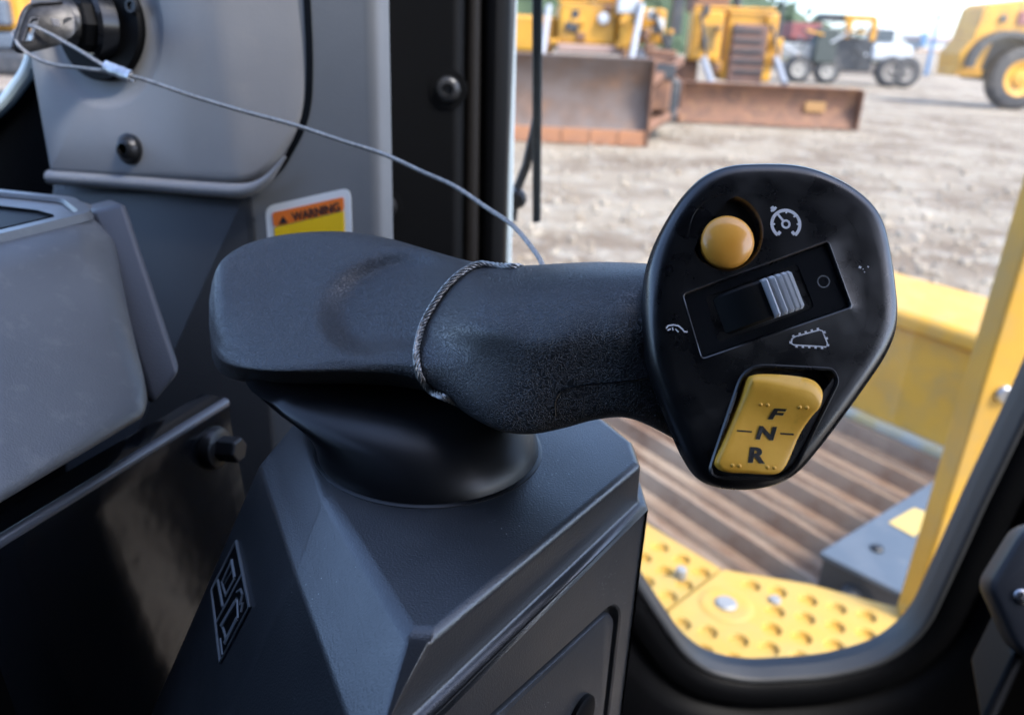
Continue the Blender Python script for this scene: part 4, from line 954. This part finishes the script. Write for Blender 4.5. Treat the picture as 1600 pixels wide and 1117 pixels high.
for i in range(14):
    a_ = (1236 + 135 * rng.random(), 40 + 60 * rng.random()); b_ = (a_[0] + rng.normal(0, 18), a_[1] + rng.normal(0, 16)); rod('pipe', a_, b_, Y3 - .35, Y3 - .3, .07, [DARKM, DARKM, WHT, YELF, BLUEG][i % 5], d3)
pb_('windscreen', 1372, 46, 1398, 66, Y3 + .15, .06, GLZ, d3, .02); pb_('bumper', 1405, 98, 1430, 106, Y3 - .3, .3, DARKM, d3, .03)

d4 = thing('wheel_loader', 'yellow wheel loader with big black tyre at the right edge', 'loader', G(1580, 172))
Y4 = G(1580, 172)[1]
r4 = (on_y(1580, 72, Y4)[2]) / 2
pb_('rear_frame', 1535, 40, 1700, 130, Y4 + .7, 1.6, DARKM, d4, .1)
wheel_at(d4, 1582, 172, Y4, r4, .7, YELF, rim=.58)
arm = [(1496, 112), (1500, 84), (1520, 62), (1538, 14), (1548, 6), (1640, -4), (1660, 60), (1560, 50), (1530, 112)]
mk('engine_cover', *prism(np.array([on_y(a, b, Y4 + .5) for a, b in arm]), (0, 2.0, 0)), YELF, d4, bevel=.06)
fa2 = [on_y(1582 + 62 * math.cos(t), 122 - 64 * math.sin(t), Y4 - .1) for t in np.linspace(.2, 2.9, 14)]
fo2 = [on_y(1582 + 70 * math.cos(t), 122 - 74 * math.sin(t), Y4 - .1) for t in np.linspace(.2, 2.9, 14)]
mk('wheel_arch', *prism(np.array(fo2 + fa2[::-1]), (0, .75, 0)), DARKM, d4, smooth=40)
o_ = on_y(1568, 30, Y4 + .42); mk('vent_cover', *lathe(o_, (0, -1, 0), [(.16, -.05), (.16, .03), (.1, .05)], 16, True, True), DARKM, d4)
pb_('tail_lamp', 1592, 18, 1612, 40, Y4 + .4, .15, REDP, d4, .03)
pb_('counterweight', 1492, 108, 1536, 120, Y4 + .6, 1.8, YELF, d4, .05)

d5 = thing('tracked_machine', 'blurred yellow and blue machine seen past the key at the left', 'machine', G(10, 120))
Y5 = 22
pb_('yellow_body', -120, -30, 34, 46, Y5, 2, YELF, d5, .15); pb_('blue_body', -150, 48, 40, 75, Y5 - .2, 2.4, BLUEG, d5, .1); pb_('track_unit', -150, 76, 44, 118, Y5 - .3, 2.6, DARKM, d5, .2); pb_('tank', -60, -4, 8, 40, Y5 - .3, .6, BLUEG, d5, .1)
dash = thing('dash_cowl', 'black dash edge with pale glass rim at the left edge', 'dashboard', P(0, 300, .5))
de = cr_open([(60, 60), (46, 106), (28, 135), (0, 168), (-60, 215)], 5)
mk('cowl', *prism(np.array([on_y(a, b, .52) for a, b in de] + [on_y(-80, 420, .52), on_y(110, 420, .52)]), (0, .05, 0)), BLK, dash, bevel=.003)
mk('glass_rim', *tube([on_y(a, b, .515) for a, b in de], .0042, 10), mat('rim_pale', rgb(.5, .62, .66), .25), dash)
# far background
hl_ = thing('wooded_hill', 'dark green wooded hill rising behind the bulldozers', 'hill', (0, 150, 0))
hp = [(600, 60), (600, -60), (900, -70), (1100, -40), (1180, -12), (1200, 6), (1225, 18), (1262, 38), (1300, 52), (1340, 70)]
n_ = 60; xs = np.linspace(500, 1345, n_); ys = np.interp(xs, [p[0] for p in hp[1:]], [p[1] for p in hp[1:]])
rgs = []
for j, (dy, s) in enumerate(((0, 0), (6, .55), (14, .85), (24, 1.0), (40, .9), (70, 0))):
    r_ = []
    for x, y in zip(xs, ys):
        p = on_y(x, y, 160); jit = .8 * math.sin(x * .31 + j) + .6 * math.sin(x * .83 + j * 2)
        r_.append([p[0], 136 + dy + jit, max(0, (p[2] + jit) * s)])
    rgs.append(np.array(r_))
mk('hillside', *loft(rgs, closed=False), GREEN, hl_, smooth=0)
fv_, ff_ = [], []
for i in range(2600):
    k = rng.integers(0, n_ - 1); t = rng.random(); j = rng.integers(0, 4); q = rgs[j][k] * (1 - t) + rgs[j][k + 1] * t; q = q + rng.normal(0, .8, 3); r_ = rng.uniform(.5, 1.3)
    a_, b_, c_ = rng.normal(0, 1, (3, 3)); s0 = len(fv_)
    for d_ in (a_, b_, c_): fv_.append(q + nrm(d_) * r_)
    ff_.append((s0, s0 + 1, s0 + 2))
lv = mk('foliage', fv_, ff_, GREEN, hl_, smooth=0); lv['kind'] = 'stuff'
def single(name, label, cat, *a, **k):
    r = thing(name, label, cat, on_y((a[0] + a[2]) / 2, a[3], a[4])); return r
c1 = thing('shipping_container', 'dull red container far behind the white nosed truck', 'container', G(1262, 75))
pb_('container_shell', 1236, 36, 1284, 62, 75, 3, REDP, c1, .1); pb_('container_foot', 1238, 62, 1282, 72, 75.2, 2.5, DARKM, c1, .1)
c2 = thing('site_hut', 'low white and blue hut with tan base on the horizon', 'hut', G(1470, 90))
Yc2 = 90
pb_('hut_wall', 1440, 66, 1505, 78, Yc2, 4, WHT, c2, .1); pb_('hut_roof', 1436, 58, 1508, 65, Yc2 - .2, 4.4, mat('pinkish_roof', rgb(.45, .36, .38), .7), c2, .1); pb_('hut_base', 1432, 79, 1512, 84, Yc2 - .3, 4.4, TANB, c2, .1)
pb_('hut_door', 1440, 52, 1450, 72, Yc2 - .4, .4, BLUEF, c2, .05)
for x, yt_, lab_ in ((1213, -30, 'thin dark pole rising behind the rusty bladed bulldozer'), (1456, 20, 'pale lattice mast on the horizon beside the loader')):
    b_ = on_y(x, 75, 85); p_ = thing('pole', lab_, 'pole', (b_[0], 85, 0))
    tp_ = on_y(x, yt_, 85); mk('shaft', *tube([np.array([b_[0], 85, 0]), np.array([b_[0], 85, tp_[2] * .5]), np.array([b_[0], 85, tp_[2]])], [.22, .18, .12], 8), DARKM if x < 1300 else BLUEF, p_)
    mk('crossarm', *tube([np.array([b_[0] - .8, 85, tp_[2] * .93]), np.array([b_[0] + .8, 85, tp_[2] * .93])], .08, 6), DARKM if x < 1300 else BLUEF, p_)

# scattered stones on the yard
sv, sf = [], []
base_ico = []
bmx = bmesh.new(); bmesh.ops.create_icosphere(bmx, subdivisions=1, radius=1); base_v = np.array([v.co[:] for v in bmx.verts]); base_f = [tuple(v.index for v in f.verts) for f in bmx.faces]; bmx.free()
for i in range(6500):
    y = 3.2 + 30 * rng.random() ** 1.5; x = rng.uniform(-.15, .75) * y + rng.normal(0, .3); r_ = abs(rng.normal(.014, .022)) + .008
    s0 = len(sv); q = base_v * rng.uniform(.6, 1.3, 3) * r_ * (1 + rng.normal(0, .12, (len(base_v), 1)))
    sv.extend(q + np.array([x, y, r_ * .3])); sf += [tuple(a + s0 for a in t) for t in base_f]
STN = mat('stone', rgb(.33, .285, .225), .9, col2=rgb(.22, .17, .12), nscale=1.5)
so_ = mk('loose_stones', sv, sf, STN, smooth=0); tag(so_, 'pale loose crushed stones strewn over the yard', 'stones', kind='stuff')
